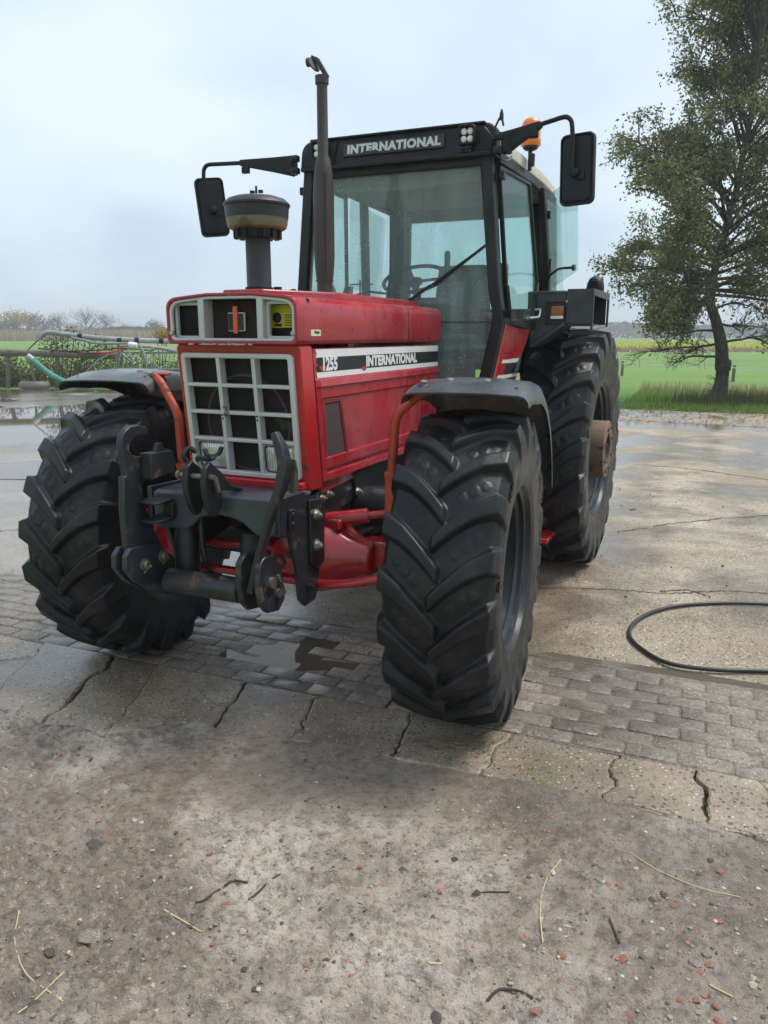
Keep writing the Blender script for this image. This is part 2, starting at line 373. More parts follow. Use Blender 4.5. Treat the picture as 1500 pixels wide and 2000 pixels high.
def headlamp():
    m, t, o = new_mat('fluted_headlamp_glass'); g = G(t); c = g.coord()
    w = g.n('ShaderNodeTexWave', wave_type='BANDS', bands_direction='Y'); w.inputs['Scale'].default_value = 26; w.inputs['Distortion'].default_value = .4; g.l(c, w.inputs['Vector'])
    n_ = g.noise(c, 9, 4, .6)
    col = g.ramp(n_, (.32, (.42, .40, .33)), (.5, (.74, .72, .63)), (.7, (.92, .91, .86)))
    b = g.bsdf(o, col, .16, g.bump(w.outputs['Fac'], .8, .006), metal=.35, coat=1.0); b.inputs['Coat Roughness'].default_value = .04; return m
M['headlamp'] = headlamp()
def ground_mat(name, kind):
    m, t, o = new_mat(name); g = G(t); p = g.geo()
    big = g.noise(p, .45, 5, .6, .3); mid = g.noise(p, 2.6, 6, .68); small = g.noise(p, 12, 6, .7); fine = g.noise(p, 42, 6, .72); grit = g.noise(p, 150, 3)
    wetn = g.noise(p, .8, 4, .55, .5)
    sx = g.n('ShaderNodeSeparateXYZ'); g.l(p, sx.inputs[0])
    lf = g.n('ShaderNodeMapRange'); lf.inputs['From Min'].default_value = -.4; lf.inputs['From Max'].default_value = -3.0; lf.inputs['To Max'].default_value = .16; g.l(sx.outputs[0], lf.inputs['Value'])
    wetn = g.math('SUBTRACT', wetn, lf.outputs[0])
    stain = g.ramp(g.noise(p, .9, 6, .7, .6), (.40, 1.0), (.58, 0.0))
    if kind == 'mud':
        col = g.ramp(mid, (.28, (0.339, 0.286, 0.230)), (.5, (0.519, 0.451, 0.379)), (.74, (0.689, 0.618, 0.538)))
        col = g.mix(g.math('MULTIPLY', stain, .45), col, (0.321, 0.244, 0.178))
        col = g.mix(g.ramp(small, (.36, .7), (.52, 0.0)), col, (0.231, 0.195, 0.157))
        col = g.mix(g.ramp(fine, (.36, .75), (.50, 0.0)), col, (0.152, 0.127, 0.100))
        col = g.mix(g.ramp(fine, (.62, 0.0), (.76, .4)), col, (0.733, 0.752, 0.677))
        v = g.vor(p, 95, out='Color'); sp = g.ramp(g.vor(p, 95), (.14, 1.0), (.22, 0.0))
        col = g.mix(g.math('MULTIPLY', sp, g.ramp(v, (.76, 0.0), (.8, .9))), col, (0.733, 0.752, 0.665))
        v2 = g.vor(p, 44, out='Color'); sp2 = g.math('MULTIPLY', g.ramp(g.vor(p, 44), (.12, 1.0), (.22, 0.0)), g.ramp(v2, (.86, 0.0), (.89, .75)))
        col = g.mix(sp2, col, (0.424, 0.198, 0.159))
        r = g.ramp(wetn, (.36, .30), (.62, .66)); r = g.mix(.35, r, g.ramp(fine, (.3, .3), (.7, .9)))
        h = g.math('ADD', g.math('MULTIPLY', fine, .8), g.math('MULTIPLY', grit, .35)); nr = g.bump(h, .9, .03); cw = .55
    elif kind == 'concrete':
        col = g.ramp(big, (.3, (0.309, 0.250, 0.183)), (.52, (0.447, 0.376, 0.287)), (.72, (0.586, 0.506, 0.403)))
        col = g.mix(g.math('MULTIPLY', stain, .6), col, (0.246, 0.183, 0.118))
        col = g.mix(g.ramp(mid, (.38, .65), (.56, 0.0)), col, (0.235, 0.189, 0.136))
        sp = g.vor(p, 48, out='Color'); sd = g.ramp(g.vor(p, 48), (.26, 1.0), (.38, 0.0))
        k = g.math('MULTIPLY', sd, g.ramp(sp, (.44, 0.0), (.52, .95))); k = g.math('MULTIPLY', k, g.ramp(g.noise(p, 1.6, 3), (.36, .3), (.54, 1.0)))
        col = g.mix(k, col, g.ramp(sp, (.5, (0.417, 0.305, 0.182)), (.7, (0.720, 0.609, 0.447)), (.95, (0.740, 0.745, 0.630))))
        col = g.mix(g.math('MULTIPLY', sd, g.ramp(sp, (.28, .8), (.34, 0.0))), col, (.075, .062, .048))
        col = g.mix(g.ramp(fine, (.36, .6), (.5, 0.0)), col, (0.150, 0.116, 0.080))
        r = g.ramp(wetn, (.40, .22), (.60, .60)); r = g.mix(.3, r, g.ramp(fine, (.3, .25), (.7, .85)))
        h = g.math('ADD', g.math('MULTIPLY', fine, .6), g.math('MULTIPLY', sd, .35)); nr = g.bump(h, .8, .02); cw = .95
    elif kind == 'paver':
        oi = g.n('ShaderNodeObjectInfo').outputs['Random']
        col = g.ramp(big, (.3, (0.266, 0.224, 0.176)), (.55, (0.384, 0.336, 0.277)), (.72, (0.501, 0.448, 0.379)))
        col = g.mix(g.math('MULTIPLY', stain, .6), col, (0.219, 0.171, 0.123))
        col = g.mix(.13, col, g.ramp(oi, (0, (.14, .12, .095)), (1, (0.490, 0.442, 0.378))))
        col = g.mix(g.ramp(small, (.36, .6), (.52, 0.0)), col, (0.197, 0.165, 0.128))
        col = g.mix(g.ramp(fine, (.36, .8), (.53, 0.0)), col, (.13, .108, .08))
        sp = g.vor(p, 90, out='Color'); k = g.math('MULTIPLY', g.ramp(g.vor(p, 90), (.22, 1.0), (.34, 0.0)), g.ramp(sp, (.68, 0.0), (.74, .9)))
        col = g.mix(k, col, (0.720, 0.671, 0.575))
        r = g.ramp(wetn, (.40, .22), (.60, .6)); nr = g.bump(g.math('ADD', fine, g.math('MULTIPLY', grit, .4)), .8, .018); cw = .8
    elif kind == 'bed':
        col = g.ramp(fine, (.32, (.105, .085, .062)), (.5, (0.243, 0.206, 0.164)), (.68, (0.372, 0.324, 0.266))); r = .5; nr = g.bump(fine, .9, .02); cw = .5
    # damp ground: darker and browner, with a film of water on it
    damp = g.ramp(g.math('ADD', wetn, g.math('MULTIPLY', g.math('SUBTRACT', small, .5), .14)), (.43, 1.0), (.55, 0.0))
    if kind == 'mud':
        # the fine-grained filled hollow in front of the slabs keeps wet
        vm = g.n('ShaderNodeMapping'); vm.vector_type = 'POINT'; vm.inputs['Location'].default_value = (-.05, -2.66, 0); g.l(p, vm.inputs['Vector'])
        v2_ = g.n('ShaderNodeVectorMath', operation='LENGTH'); g.l(g.scale(vm.outputs[0], (.85, 3.6, 0)), v2_.inputs[0])
        pt = g.ramp(g.math('ADD', v2_.outputs['Value'], g.math('MULTIPLY', g.math('SUBTRACT', mid, .5), 1.3)), (.55, 1.0), (1.05, 0.0))
        col = g.mix(g.math('MULTIPLY', pt, .5), col, g.ramp(fine, (.35, (.19, .155, .115)), (.65, (.30, .255, .20))))
        damp = g.math('MAXIMUM', damp, g.math('MULTIPLY', pt, .45))
    col = g.mix(g.math('MULTIPLY', damp, .62), col, g.mix(1.0, col, (.40, .345, .28), 'MULTIPLY'))
    wet = g.math('MULTIPLY', damp, cw)
    b = g.bsdf(o, col, g.mix(damp, r, .30), nr, spec=.5, coat=wet); b.inputs['Coat Roughness'].default_value = .09; b.inputs['Coat IOR'].default_value = 1.36
    g.l(g.bump(g.math('ADD', mid, g.math('MULTIPLY', fine, .45)), .4, .014), b.inputs['Coat Normal']); return m
for k in ('mud', 'concrete', 'paver', 'bed'): M[k] = ground_mat(k + '_ground', k)
def water():
    m, t, o = new_mat('puddle_water'); g = G(t); p = g.geo()
    b = g.bsdf(o, (.12, .10, .075), .03, g.bump(g.noise(p, 14, 2), .02, .004), spec=.55); b.inputs['IOR'].default_value = 1.33; return m
M['water'] = water()
def veg(name, a, b, scale, rough=.8, bumpd=.05):
    m, t, o = new_mat(name); g = G(t); p = g.geo()
    col = g.mix(g.ramp(g.noise(p, scale, 6, .7), (.3, 0.0), (.7, 1.0)), a, b)
    g.bsdf(o, col, rough, g.bump(g.noise(p, scale * 7, 4), .6, bumpd), spec=.2); return m
def field_mat():
    m, t, o = new_mat('winter_wheat_field'); g = G(t); p = g.geo()
    big = g.noise(g.scale(p, (.5, 1, 1)), .07, 6, .7); row = g.noise(g.scale(p, (.06, 2.2, 1)), 1.6, 4, .6); near = g.noise(p, 2.2, 6, .75)
    col = g.mix(g.ramp(big, (.32, 0.0), (.68, 1.0)), (.115, .225, .036), (.185, .30, .075))
    col = g.mix(g.ramp(row, (.40, .45), (.56, 0.0)), col, (.115, .15, .05)); col = g.mix(g.ramp(near, (.34, .5), (.52, 0.0)), col, (.085, .125, .035))
    g.bsdf(o, col, .85, g.bump(near, .6, .05), spec=.2); return m
M['field'] = field_mat()
M['verge'] = veg('verge_soil', (.08, .17, .025), (.13, .23, .045), 2.5)
def leafmat(name, cols, trans=.35, rough=.55):
    m, t, o = new_mat(name); g = G(t); oi = g.n('ShaderNodeNewGeometry').outputs['Random Per Island']
    stops = [(i / (len(cols) - 1), c) for i, c in enumerate(cols)]
    col = g.ramp(oi, *stops)
    b = g.bsdf(None, col, rough, spec=.3); tl = g.n('ShaderNodeBsdfTranslucent'); g.l(col, tl.inputs['Color'])
    s = g.n('ShaderNodeMixShader'); s.inputs[0].default_value = trans; g.l(b.outputs[0], s.inputs[1]); g.l(tl.outputs[0], s.inputs[2]); g.l(s.outputs[0], o.inputs['Surface']); return m
M['leaf_alder'] = leafmat('alder_leaf', [(.12, .15, .045), (.21, .245, .08), (.16, .14, .058), (.30, .33, .12), (.20, .15, .068)], .5)
M['leaf_hedge'] = leafmat('hedge_leaf', [(.05, .065, .02), (.10, .12, .035), (.08, .06, .025), (.13, .16, .05), (.11, .085, .04)])
M['grass'] = leafmat('grass_blade', [(.11, .21, .025), (.19, .34, .045), (.26, .40, .075), (.30, .30, .11)], .4)
M['straw_grass'] = leafmat('dry_grass', [(.30, .24, .13), (.42, .33, .19), (.24, .17, .09), (.36, .30, .2)], .3)
M['mustard'] = leafmat('mustard_flower', [(.55, .52, .03), (.70, .64, .04), (.42, .46, .05)], .3)
M['leaf_yellow'] = leafmat('autumn_leaf', [(.42, .27, .03), (.30, .16, .03), (.48, .36, .08), (.16, .09, .035)], .35)
M['twig_far'] = leafmat('far_twigs', [(.075, .058, .045), (.11, .082, .062), (.09, .07, .06)], .1)
M['twig_rust'] = leafmat('russet_twigs', [(.17, .095, .06), (.12, .085, .05), (.21, .13, .07)], .2)
M['twig_green'] = leafmat('far_evergreen', [(.035, .05, .03), (.06, .075, .04), (.05, .05, .035)], .1)
M['fallen_leaf'] = leafmat('fallen_leaf', [(.16, .09, .035), (.30, .22, .08), (.09, .06, .035), (.22, .14, .05), (.38, .33, .15)], .1)
def bark():
    m, t, o = new_mat('alder_bark'); g = G(t); c = g.coord(); v = g.scale(c, (1, 1, .22)); n_ = g.noise(v, 14, 8, .75, .6)
    col = g.ramp(n_, (.32, (.018, .015, .012)), (.52, (.075, .064, .05)), (.72, (.15, .135, .11))); col = g.mix(g.ramp(g.noise(c, 2.2, 5), (.5, 0.0), (.66, .5)), col, (.085, .10, .05))
    g.bsdf(o, col, .9, g.bump(n_, 1.0, .06), spec=.2); return m
M['bark'] = bark()
M['wood'] = paint('weathered_log', (.17, .145, .105), .85, .3, (.07, .085, .04), .1, 5, .3, bump=.7, bscale=30)
M['straw'] = paint('straw', (.52, .44, .25), .6, .15, dirt=.15)
M['twig'] = paint('dead_twig', (.060, .042, .03), .8, .3, dirt=.2)
M['stone_grey'] = paint('grey_stone', (.24, .21, .17), .75, .35, dirt=.4, bump=.6)
M['stone_dark'] = paint('dark_stone', (.085, .073, .06), .7, .3, dirt=.4, bump=.6)
M['stone_pale'] = paint('pale_stone', (.42, .38, .30), .7, .2, dirt=.4, bump=.5)
M['brick_red'] = paint('brick_chip', (.34, .13, .09), .75, .25, dirt=.45, bump=.6)
M['galv'] = paint('galvanised_pipe', (.34, .36, .36), .45, .2, RUST, -.05, 5, .25, metal=.3)
M['pvc'] = paint('grey_pipe', (.24, .26, .27), .5, .15, dirt=.3)
M['hose_green'] = paint('green_ribbed_hose', (.05, .24, .17), .5, .2, dirt=.35, bump=.3, bscale=50)
M['tape'] = paint('white_fence_tape', (.75, .77, .76), .6, .05, dirt=.1)
# ---------------------------------------------------------------- setting: ground
SA = R(22.0); SO = Vector((.5, 3.07, 0)); SE = Vector((math.cos(SA), -math.sin(SA), 0)); SN = Vector((math.sin(SA), math.cos(SA), 0))
def S(e_, n, z=0.0): return SO + SE * e_ + SN * n + Vector((0, 0, z))
def toS(p): d = Vector((p.x, p.y, 0)) - SO; return d.dot(SE), d.dot(SN)
def fbm(p, k=4, lac=2.1, gain=.5):
    a, s = 1.0, 0.0
    for _ in range(k): s += a * noise.noise(p); p = p * lac + Vector((3.1, 1.7, .3)); a *= gain
    return s
def grid(es, ns, zf):
    V = []
    for n in ns:
        for e_ in es:
            p = S(e_, n); p.z = zf(p, e_, n); V.append(p)
    w = len(es)
    F = [(j * w + i, j * w + i + 1, (j + 1) * w + i + 1, (j + 1) * w + i) for j in range(len(ns) - 1) for i in range(w - 1)]
    return V, F
def sstep(a, b, x): t = min(1, max(0, (x - a) / (b - a))); return t * t * (3 - 2 * t)

fld = mk('field', ([(-1500, -60, -.06), (1500, -60, -.06), (1500, 2500, -.06), (-1500, 2500, -.06)], [(0, 1, 2, 3)]), M['field']); tag(fld, kind='structure')

NB = [(-330, 1352), (-120, 1372), (0, 1385), (70, 1412), (150, 1416), (212, 1438), (300, 1420), (380, 1410), (430, 1432), (500, 1437), (560, 1442), (700, 1468), (772, 1480), (850, 1493), (940, 1513), (1040, 1532), (1100, 1546), (1178, 1560), (1290, 1588), (1393, 1610), (1500, 1640), (1620, 1668), (1800, 1700)]
NBs = sorted(toS(gnd(*p)) for p in NB)
def nb(e_): return float(np.interp(e_, [q[0] for q in NBs], [q[1] for q in NBs]))
# mud and hardcore in front
def mud_z(p, e_, n):
    q = Vector((p.x, p.y, 0))
    rough = .35 + .9 * sstep(-.1, .55, -p.x * .6 + (2.35 - p.y) * .75 + .45 * noise.noise(q * 1.1))
    rough *= sstep(-.36, -.62, n) * .9 + .1
    smooth_patch = math.exp(-((p.x - .05) / 1.1) ** 2 - ((p.y - 2.62) / .24) ** 2); rough *= 1 - .85 * smooth_patch
    z = -.010 + .010 * fbm(q * 1.3, 3) - .006 * smooth_patch
    z += rough * (.013 * fbm(q * 7 + Vector((9, 2, 0)), 3, 2.1, .6) + .019 * max(-.22, noise.noise(q * 22)) + .007 * noise.noise(q * 48))
    # tyre-trodden lumps
    z += rough * .016 * max(0, noise.noise(Vector((p.x * 11, p.y * 17, 4.0)))) ** .7
    z += .006 * sstep(-.62, -.36, n) + .020 * max(0, noise.noise(q * 4.3 + Vector((7, 0, 0))) + .12) * sstep(-.58, -.40, n)
    if n < -.2: pass
    elif n < -.07: z = min(z, -.004)
    else: z = -.012
    k = sstep(.015, .05, n - nb(e_))
    return z * (1 - k) - .040 * k
es = np.arange(-3.2, 2.9, .0085); ns = np.arange(-2.6, -.002, .0085)
mud = mk('mud', grid(list(es), list(ns), mud_z), M['mud'], angle=180); tag(mud, kind='structure')

# bed below slabs and pavers
bed = mk('paving_bed', grid(list(np.arange(-6, 5, .25)), list(np.arange(-.42, 1.0, .1)), lambda p, e_, n: -.034 + .004 * noise.noise(p * 5)), M['bed']); tag(bed, kind='structure')

# broken concrete slabs along the pavers
CR = [((-190, 1270), (-330, 1352)), ((20, 1292), (-30, 1382)), ((155, 1325), (78, 1413)), ((283, 1318), (212, 1437)), ((475, 1340), (415, 1425)), ((625, 1370), (560, 1442)), ((805, 1395), (772, 1480)),
      ((1000, 1425), (940, 1513)), ((1205, 1475), (1178, 1560)), ((1365, 1505), (1393, 1610)), ((1480, 1520), (1560, 1655)), ((1700, 1560), (1800, 1700))]
slab_parent = mk('broken_concrete', grid(list(np.arange(-6, 5, .5)), [-.46, -.005], lambda p, e_, n: -.0305), M['soil']); tag(slab_parent, kind='structure')
rs = random.Random(4)
def crack(i, seed):
    (et, _), (eb, n1) = toS(gnd(*CR[i][0])), toS(gnd(*CR[i][1]))
    P = []
    for k in range(19):
        t = k / 18; n = -.012 + (nb(eb) + .012) * t
        P.append([et + (eb - et) * t + .05 * noise.noise(Vector((t * 3.3, seed * 7.7, 1))) + .016 * noise.noise(Vector((t * 13, seed * 3.1, 5))), n])
    return P
cracks = [crack(i, i) for i in range(len(CR))]
for i in range(len(CR) - 1):
    g1 = .0050 + .0060 * rs.random()
    CW = [.004, .002, .0055, .0018, .005, .0022, .0045, .0015, .003, .006, .0025, .004]
    gw = lambda e_, n, j=0: CW[i + j] * max(.12, 1 + 2.4 * noise.noise(Vector((e_ * 6, n * 9, i * 3.3))))
    a = [[e_ + gw(e_, n), n] for e_, n in cracks[i]]; b = [[e_ - gw(e_, n, 1), n] for e_, n in cracks[i + 1]]
    near = []
    e0, e1 = a[-1][0], b[-1][0]; k = max(6, int((e1 - e0) / .018))
    for j in range(1, k):
        e_ = e0 + (e1 - e0) * j / k
        near.append([e_, nb(e_) + .018 * noise.noise(Vector((e_ * 9, 0, 3))) + .010 * noise.noise(Vector((e_ * 31, 0, 8)))])
    poly = a + near + b[::-1] + [[b[0][0] + (a[0][0] - b[0][0]) * j / 4, -.012] for j in range(1, 4)]
    tx, ty, z0 = rs.uniform(-.010, .010), rs.uniform(-.012, .012), rs.uniform(-.002, .006)
    ec = sum(p[0] for p in poly) / len(poly); nc = sum(p[1] for p in poly) / len(poly)
    pts = [S(e_, n) for e_, n in poly]; m = len(pts)
    # ring-shrunk top so that the rim is worn round
    def zz(e_, n): return z0 + (e_ - ec) * tx + (n - nc) * ty
    lo = [Vector((p.x, p.y, -.029)) for p in pts]
    hi = [Vector((p.x, p.y, zz(*q) - .005)) for p, q in zip(pts, poly)]
    cc = S(ec, nc); tops = [[], [], []]
    for p, q in zip(pts, poly):
        for li, f in enumerate((.012, .06, .35)):
            d = (cc - Vector((p.x, p.y, 0))); v = Vector((p.x, p.y, 0)) + (d.normalized() * f if li == 0 else d * f)
            v.z = zz(*toS(v)) + .0025 * noise.noise(v * 9) + .002 * noise.noise(v * 23); tops[li].append(v)
    V, F = loft([lo, hi] + tops, False, True)
    mk('concrete_slab', (V, F), M['concrete'], slab_parent, angle=60)

def sag(e_, n):
    return -.008 * math.exp(-((e_ + 1.25) / .45) ** 2 - ((n - .42) / .26) ** 2) - .004 * math.exp(-((e_ - .9) / .9) ** 2 - ((n - .8) / .12) ** 2)
# clay pavers in running bond: about 230 real bricks
pav = mk('paving', grid(list(np.arange(-6, 5, .08)), list(np.arange(-.012, .93, .06)), lambda p, e_, n: -.0058 + sag(e_, n) + .0048 * noise.noise(p * 2.6) + .003 * noise.noise(p * 9)), M['bed']); tag(pav, kind='structure')
def paver_mesh(k):
    rnd = random.Random(k); w, d, h, b = .205, .1015, .05, .004
    V = []
    for z, ins in ((-h, 0), (-b, 0), (0, b)):
        for sx, sy in ((-1, -1), (1, -1), (1, 1), (-1, 1)):
            V.append((sx * (w / 2 - ins - rnd.random() * .002), sy * (d / 2 - ins - rnd.random() * .002), z + (rnd.uniform(-.0015, .0015) if z == 0 else 0)))
    F = [(0, 1, 5, 4), (1, 2, 6, 5), (2, 3, 7, 6), (3, 0, 4, 7), (4, 5, 9, 8), (5, 6, 10, 9), (6, 7, 11, 10), (7, 4, 8, 11), (8, 9, 10, 11)]
    me = mesh_data('paver', V, F, True, 60); me.materials.append(M['paver']); return me
PM = [paver_mesh(k) for k in range(6)]
for row in range(8):
    for c in range(-20, 15):
        e_ = (c + .5 * (row % 2)) * .211; n = .055 + row * .1055
        p = S(e_ + rs.uniform(-.002, .002), n + rs.uniform(-.002, .002), 0)
        if p.x < -3.4 or p.x > 2.9: continue
        o = bpy.data.objects.new('paver', PM[rs.randrange(6)]); COL.objects.link(o); o.parent = pav
        o.location = (p.x, p.y, -.001 + sag(e_, n) + rs.uniform(-.0028, .0028)); o.rotation_euler = (rs.uniform(-.008, .008), rs.uniform(-.008, .008), -SA + rs.uniform(-.006, .006) + (math.pi if rs.random() < .5 else 0))

# concrete yard behind
ns = [.862]; st = .03
while ns[-1] < 16.0: ns.append(ns[-1] + st); st = min(.16, st * 1.035)
ns += [16.25, 16.45]
def yard_z(p, e_, n):
    q = Vector((p.x, p.y, 0))
    left = sstep(-1.5, -4.5, p.x + .12 * (p.y - 8)) * sstep(5.5, 9.0, p.y)
    z = .006 * fbm(q * .9, 3) + .003 * noise.noise(q * 5) - .006
    z += left * (.022 * fbm(Vector((p.x * .20, p.y * .30, 2.2)), 3) - .002) - .014 * math.exp(-((p.y - 15.0 - .3 * (p.x + 7)) / 2.6) ** 2) * sstep(-3.2, -5.5, p.x)
    z -= .016 * math.exp(-((n - .93) / .05) ** 2) * sstep(-.4, .3, e_) * sstep(2.2, 1.4, e_)
    # slab joints every 2.6 m
    for jn in (4.1, 8.2, 12.4): z -= .008 * math.exp(-((n - jn - .02 * noise.noise(q * 2)) / .05) ** 2)
    z += .012 * noise.noise(q * 1.7) * sstep(12.5, 15.5, n)
    edge = 15.9 + .3 * noise.noise(q * .5)
    return z - .05 * sstep(edge - .35, edge + .25, n)
yard = mk('yard', grid(list(np.arange(-17, 13, .09)), ns, yard_z), M['concrete'], angle=180); tag(yard, kind='structure')

# soil-filled joints and cracks across the concrete
for i, P in enumerate(([(1010, 1150), (1100, 1146), (1220, 1150), (1300, 1156), (1420, 1152), (1560, 1160)], [(1290, 1152), (1345, 1150), (1390, 1164)], [(-60, 1205), (0, 1206), (60, 1213), (128, 1216)], [(-40, 1040), (20, 1036), (70, 1030), (110, 1031)],
                       [(1208, 818), (1290, 822), (1400, 828), (1520, 834)], [(1205, 1038), (1300, 1022), (1400, 1012), (1520, 1002)], [(-30, 1292), (20, 1290), (62, 1284)], [(1240, 905), (1330, 912), (1440, 926), (1540, 940)])):
    C_ = catmull([gnd(*q) for q in P], 14); V, F = [], []
    for k, q in enumerate(C_):
        d = (C_[min(k + 1, len(C_) - 1)] - C_[max(k - 1, 0)]).normalized(); nrm_ = Vector((-d.y, d.x, 0)); sc_ = q.y / 5
        j = .022 * sc_ * noise.noise(Vector((k * .7, i * 5.1, 0))); w = (.004 + .010 * abs(noise.noise(Vector((k * .37, i, 9))))) * sc_
        for sg in (-1, 1):
            v = q + nrm_ * (j + sg * w); e_, n = toS(v); V.append(Vector((v.x, v.y, (yard_z(v, e_, n) if n > .862 else -.002) + .004)))
        if k: F.append((2 * k - 2, 2 * k - 1, 2 * k + 1, 2 * k))
    mk('joint_crack', (V, F), M['soil'], yard)
# standing water: level sheets, the uneven ground shapes their outline
def puddle(poly, z):
    o = mk('puddle', ([(x, y, z) for x, y in poly], [tuple(range(len(poly)))]), M['water']); tag(o, kind='structure')
puddle([(-15, 9), (-2.6, 9), (-1.6, 16), (-2.4, 23.5), (-14, 24)], -.0085)
P = [S(-1.25 + .52 * math.cos(a), .42 + .27 * math.sin(a)) for a in np.arange(0, 6.28, .3)]; puddle([(p.x, p.y) for p in P], -.0072)
P = [S(*q) for q in ((-.35, .875), (.5, .872), (1.3, .876), (2.1, .90), (1.4, .96), (.5, .985), (-.3, .99))]; puddle([(p.x, p.y) for p in P], -.0135)
P = [gnd(1205 + 45 * math.cos(a), 985 + 14 * math.sin(a)) for a in np.arange(0, 6.28, .35)]; puddle([(p.x, p.y) for p in P], -.0085)
P = [gnd(680 + 75 * math.cos(a), 1548 + 26 * math.sin(a)) for a in np.arange(0, 6.28, .3)]; puddle([(p.x, p.y) for p in P], -.0175)

# loose grit: uncountable small stones, joined
rg = random.Random(11)
base = [blob(1, k, 1, .55, .5) for k in range(5)]
def scatter(name, mat, n, rmin, rmax, area, zf):
    V, F = [], []
    for _ in range(n):
        x, y = area(); r = rmin + (rmax - rmin) * rg.random() ** 3
        v, f = base[rg.randrange(5)]; a = rg.random() * 6.28; ca, sa = math.cos(a) * r, math.sin(a) * r; k = len(V)
        z = zf(x, y) + r * .12
        V += [(x + p.x * ca - p.y * sa, y + p.x * sa + p.y * ca, z + p.z * r) for p in v]; F += [tuple(i + k for i in q) for q in f]
    o = mk(name, (V, F), mat, angle=50); tag(o, kind='stuff'); return o
def mud_area():
    while True:
        x, y = rg.uniform(-1.9, 1.9), rg.uniform(1.35, 3.0)
        e_, n = toS(Vector((x, y, 0)))
        if n < -.40 and rg.random() < .18 + .8 * sstep(2.75, 1.9, y): return x, y
def mz(x, y): p = Vector((x, y, 0)); return mud_z(p, *toS(p))
for nm, mt, cnt, lab in (('grit', 'stone_grey', 2600, 'fine grey grit trodden into the mud'), ('pale_grit', 'stone_pale', 500, 'fine pale grit flecks in the mud'), ('brick_grit', 'brick_red', 420, 'tiny red brick crumbs in the mud'), ('soil_crumbs', 'stone_dark', 1100, 'small dark soil crumbs on the mud')):
    tag(scatter(nm, M[mt], cnt, .0015, .0085, mud_area, mz), lab, 'grit')
def yard_area():
    while True:
        p = S(rg.uniform(-4, 5), rg.uniform(.9, 6.5)); return p.x, p.y
o = scatter('yard_crumbs', M['stone_dark'], 420, .002, .011, yard_area, lambda x, y: -.005); tag(o, 'small dark soil crumbs on the concrete yard', 'grit')

# individual stones and brick pieces: (photo pixel, size in photo pixels, kind)
STN = [(890, 1673, 20, 'd'), (790, 1697, 20, 'd'), (140, 1975, 34, 'g'), (180, 1975, 32, 'g'), (470, 1790, 22, 'r'), (475, 1815, 22, 'p'), (215, 1618, 18, 'r'), (265, 1600, 14, 'p'), (278, 1600, 16, 'p'), (190, 1655, 40, 'd'),
       (415, 1838, 16, 'r'), (375, 1795, 22, 'd'), (213, 1820, 26, 'g'), (168, 1832, 32, 'g'), (98, 1852, 30, 'd'), (238, 1855, 24, 'g'), (300, 1655, 18, 'p'), (300, 1925, 14, 'p'), (447, 1766, 18, 'r'), (410, 1660, 18, 'r'),
       (705, 1690, 16, 'r'), (1410, 1695, 22, 'r'), (1190, 1722, 18, 'r'), (1210, 1724, 18, 'r'), (1245, 1690, 14, 'p'), (1318, 1766, 18, 'r'), (1408, 1796, 22, 'r'), (1295, 1810, 14, 'p'), (1112, 1804, 20, 'p'), (1060, 1790, 16, 'p'),
       (1100, 1864, 26, 'r'), (1113, 1875, 16, 'p'), (1220, 1868, 26, 'r'), (1360, 1877, 26, 'g'), (1385, 1880, 20, 'r'), (1370, 1895, 20, 'r'), (1382, 1862, 22, 'g'), (1362, 1952, 22, 'r'), (1330, 1950, 18, 'r'), (1402, 1962, 22, 'r'),
       (1475, 1920, 22, 'p'), (1475, 1905, 16, 'p'), (1047, 1972, 26, 'r'), (1232, 1975, 24, 'r'), (855, 1985, 28, 'd'), (1408, 1990, 26, 'r'), (1000, 1918, 18, 'p'), (820, 1905, 16, 'p'), (1390, 1670, 18, 'd'), (1300, 1742, 20, 'd'),
       (1470, 1760, 16, 'r'), (1275, 1750, 18, 'd'), (960, 1708, 12, 'p'), (1040, 1708, 12, 'p'), (860, 1742, 20, 'r'), (1170, 1740, 14, 'g'), (530, 1868, 12, 'r'), (600, 1880, 14, 'r'), (640, 1875, 18, 'd'), (690, 1875, 14, 'g'),
       (730, 1840, 14, 'r'), (520, 1910, 22, 'g'), (250, 1920, 16, 'g'), (70, 1955, 24, 'd'), (500, 1925, 14, 'd'), (480, 1880, 20, 'd'), (180, 1480, 13, 'd'), (155, 1475, 10, 'd'), (383, 1487, 10, 'd'), (620, 1522, 11, 'p')]
SMB = {k: [] for k in 'dgpr'}
for k, mm in (('d', 'stone_dark'), ('g', 'stone_grey'), ('p', 'stone_pale'), ('r', 'brick_red')):
    for s in range(4):
        V, F = blob(1, ord(k) + s * 13, 1 if k == 'p' else 2, .5 if k != 'r' else .45, .42)
        if k == 'r': V = [Vector((max(-.85, min(.85, p.x)), max(-.7, min(.7, p.y)), max(-.4, min(.4, p.z)))) for p in V]
        me = mesh_data('stone', V, F, True, 32); me.materials.append(M[mm]); SMB[k].append(me)
SL = {'d': ('clod', 'dark wet clod of soil lying on the mud', 'clod', 'dark clods on the mud'), 'g': ('stone', 'rounded grey stone half sunk in the mud', 'stone', 'grey stones in the mud'),
      'p': ('flint_pebble', 'pale cream pebble pressed into the mud', 'pebble', 'pale pebbles in the mud'), 'r': ('brick_fragment', 'broken red brick fragment pressed into the mud', 'brick piece', 'red brick fragments in the mud')}
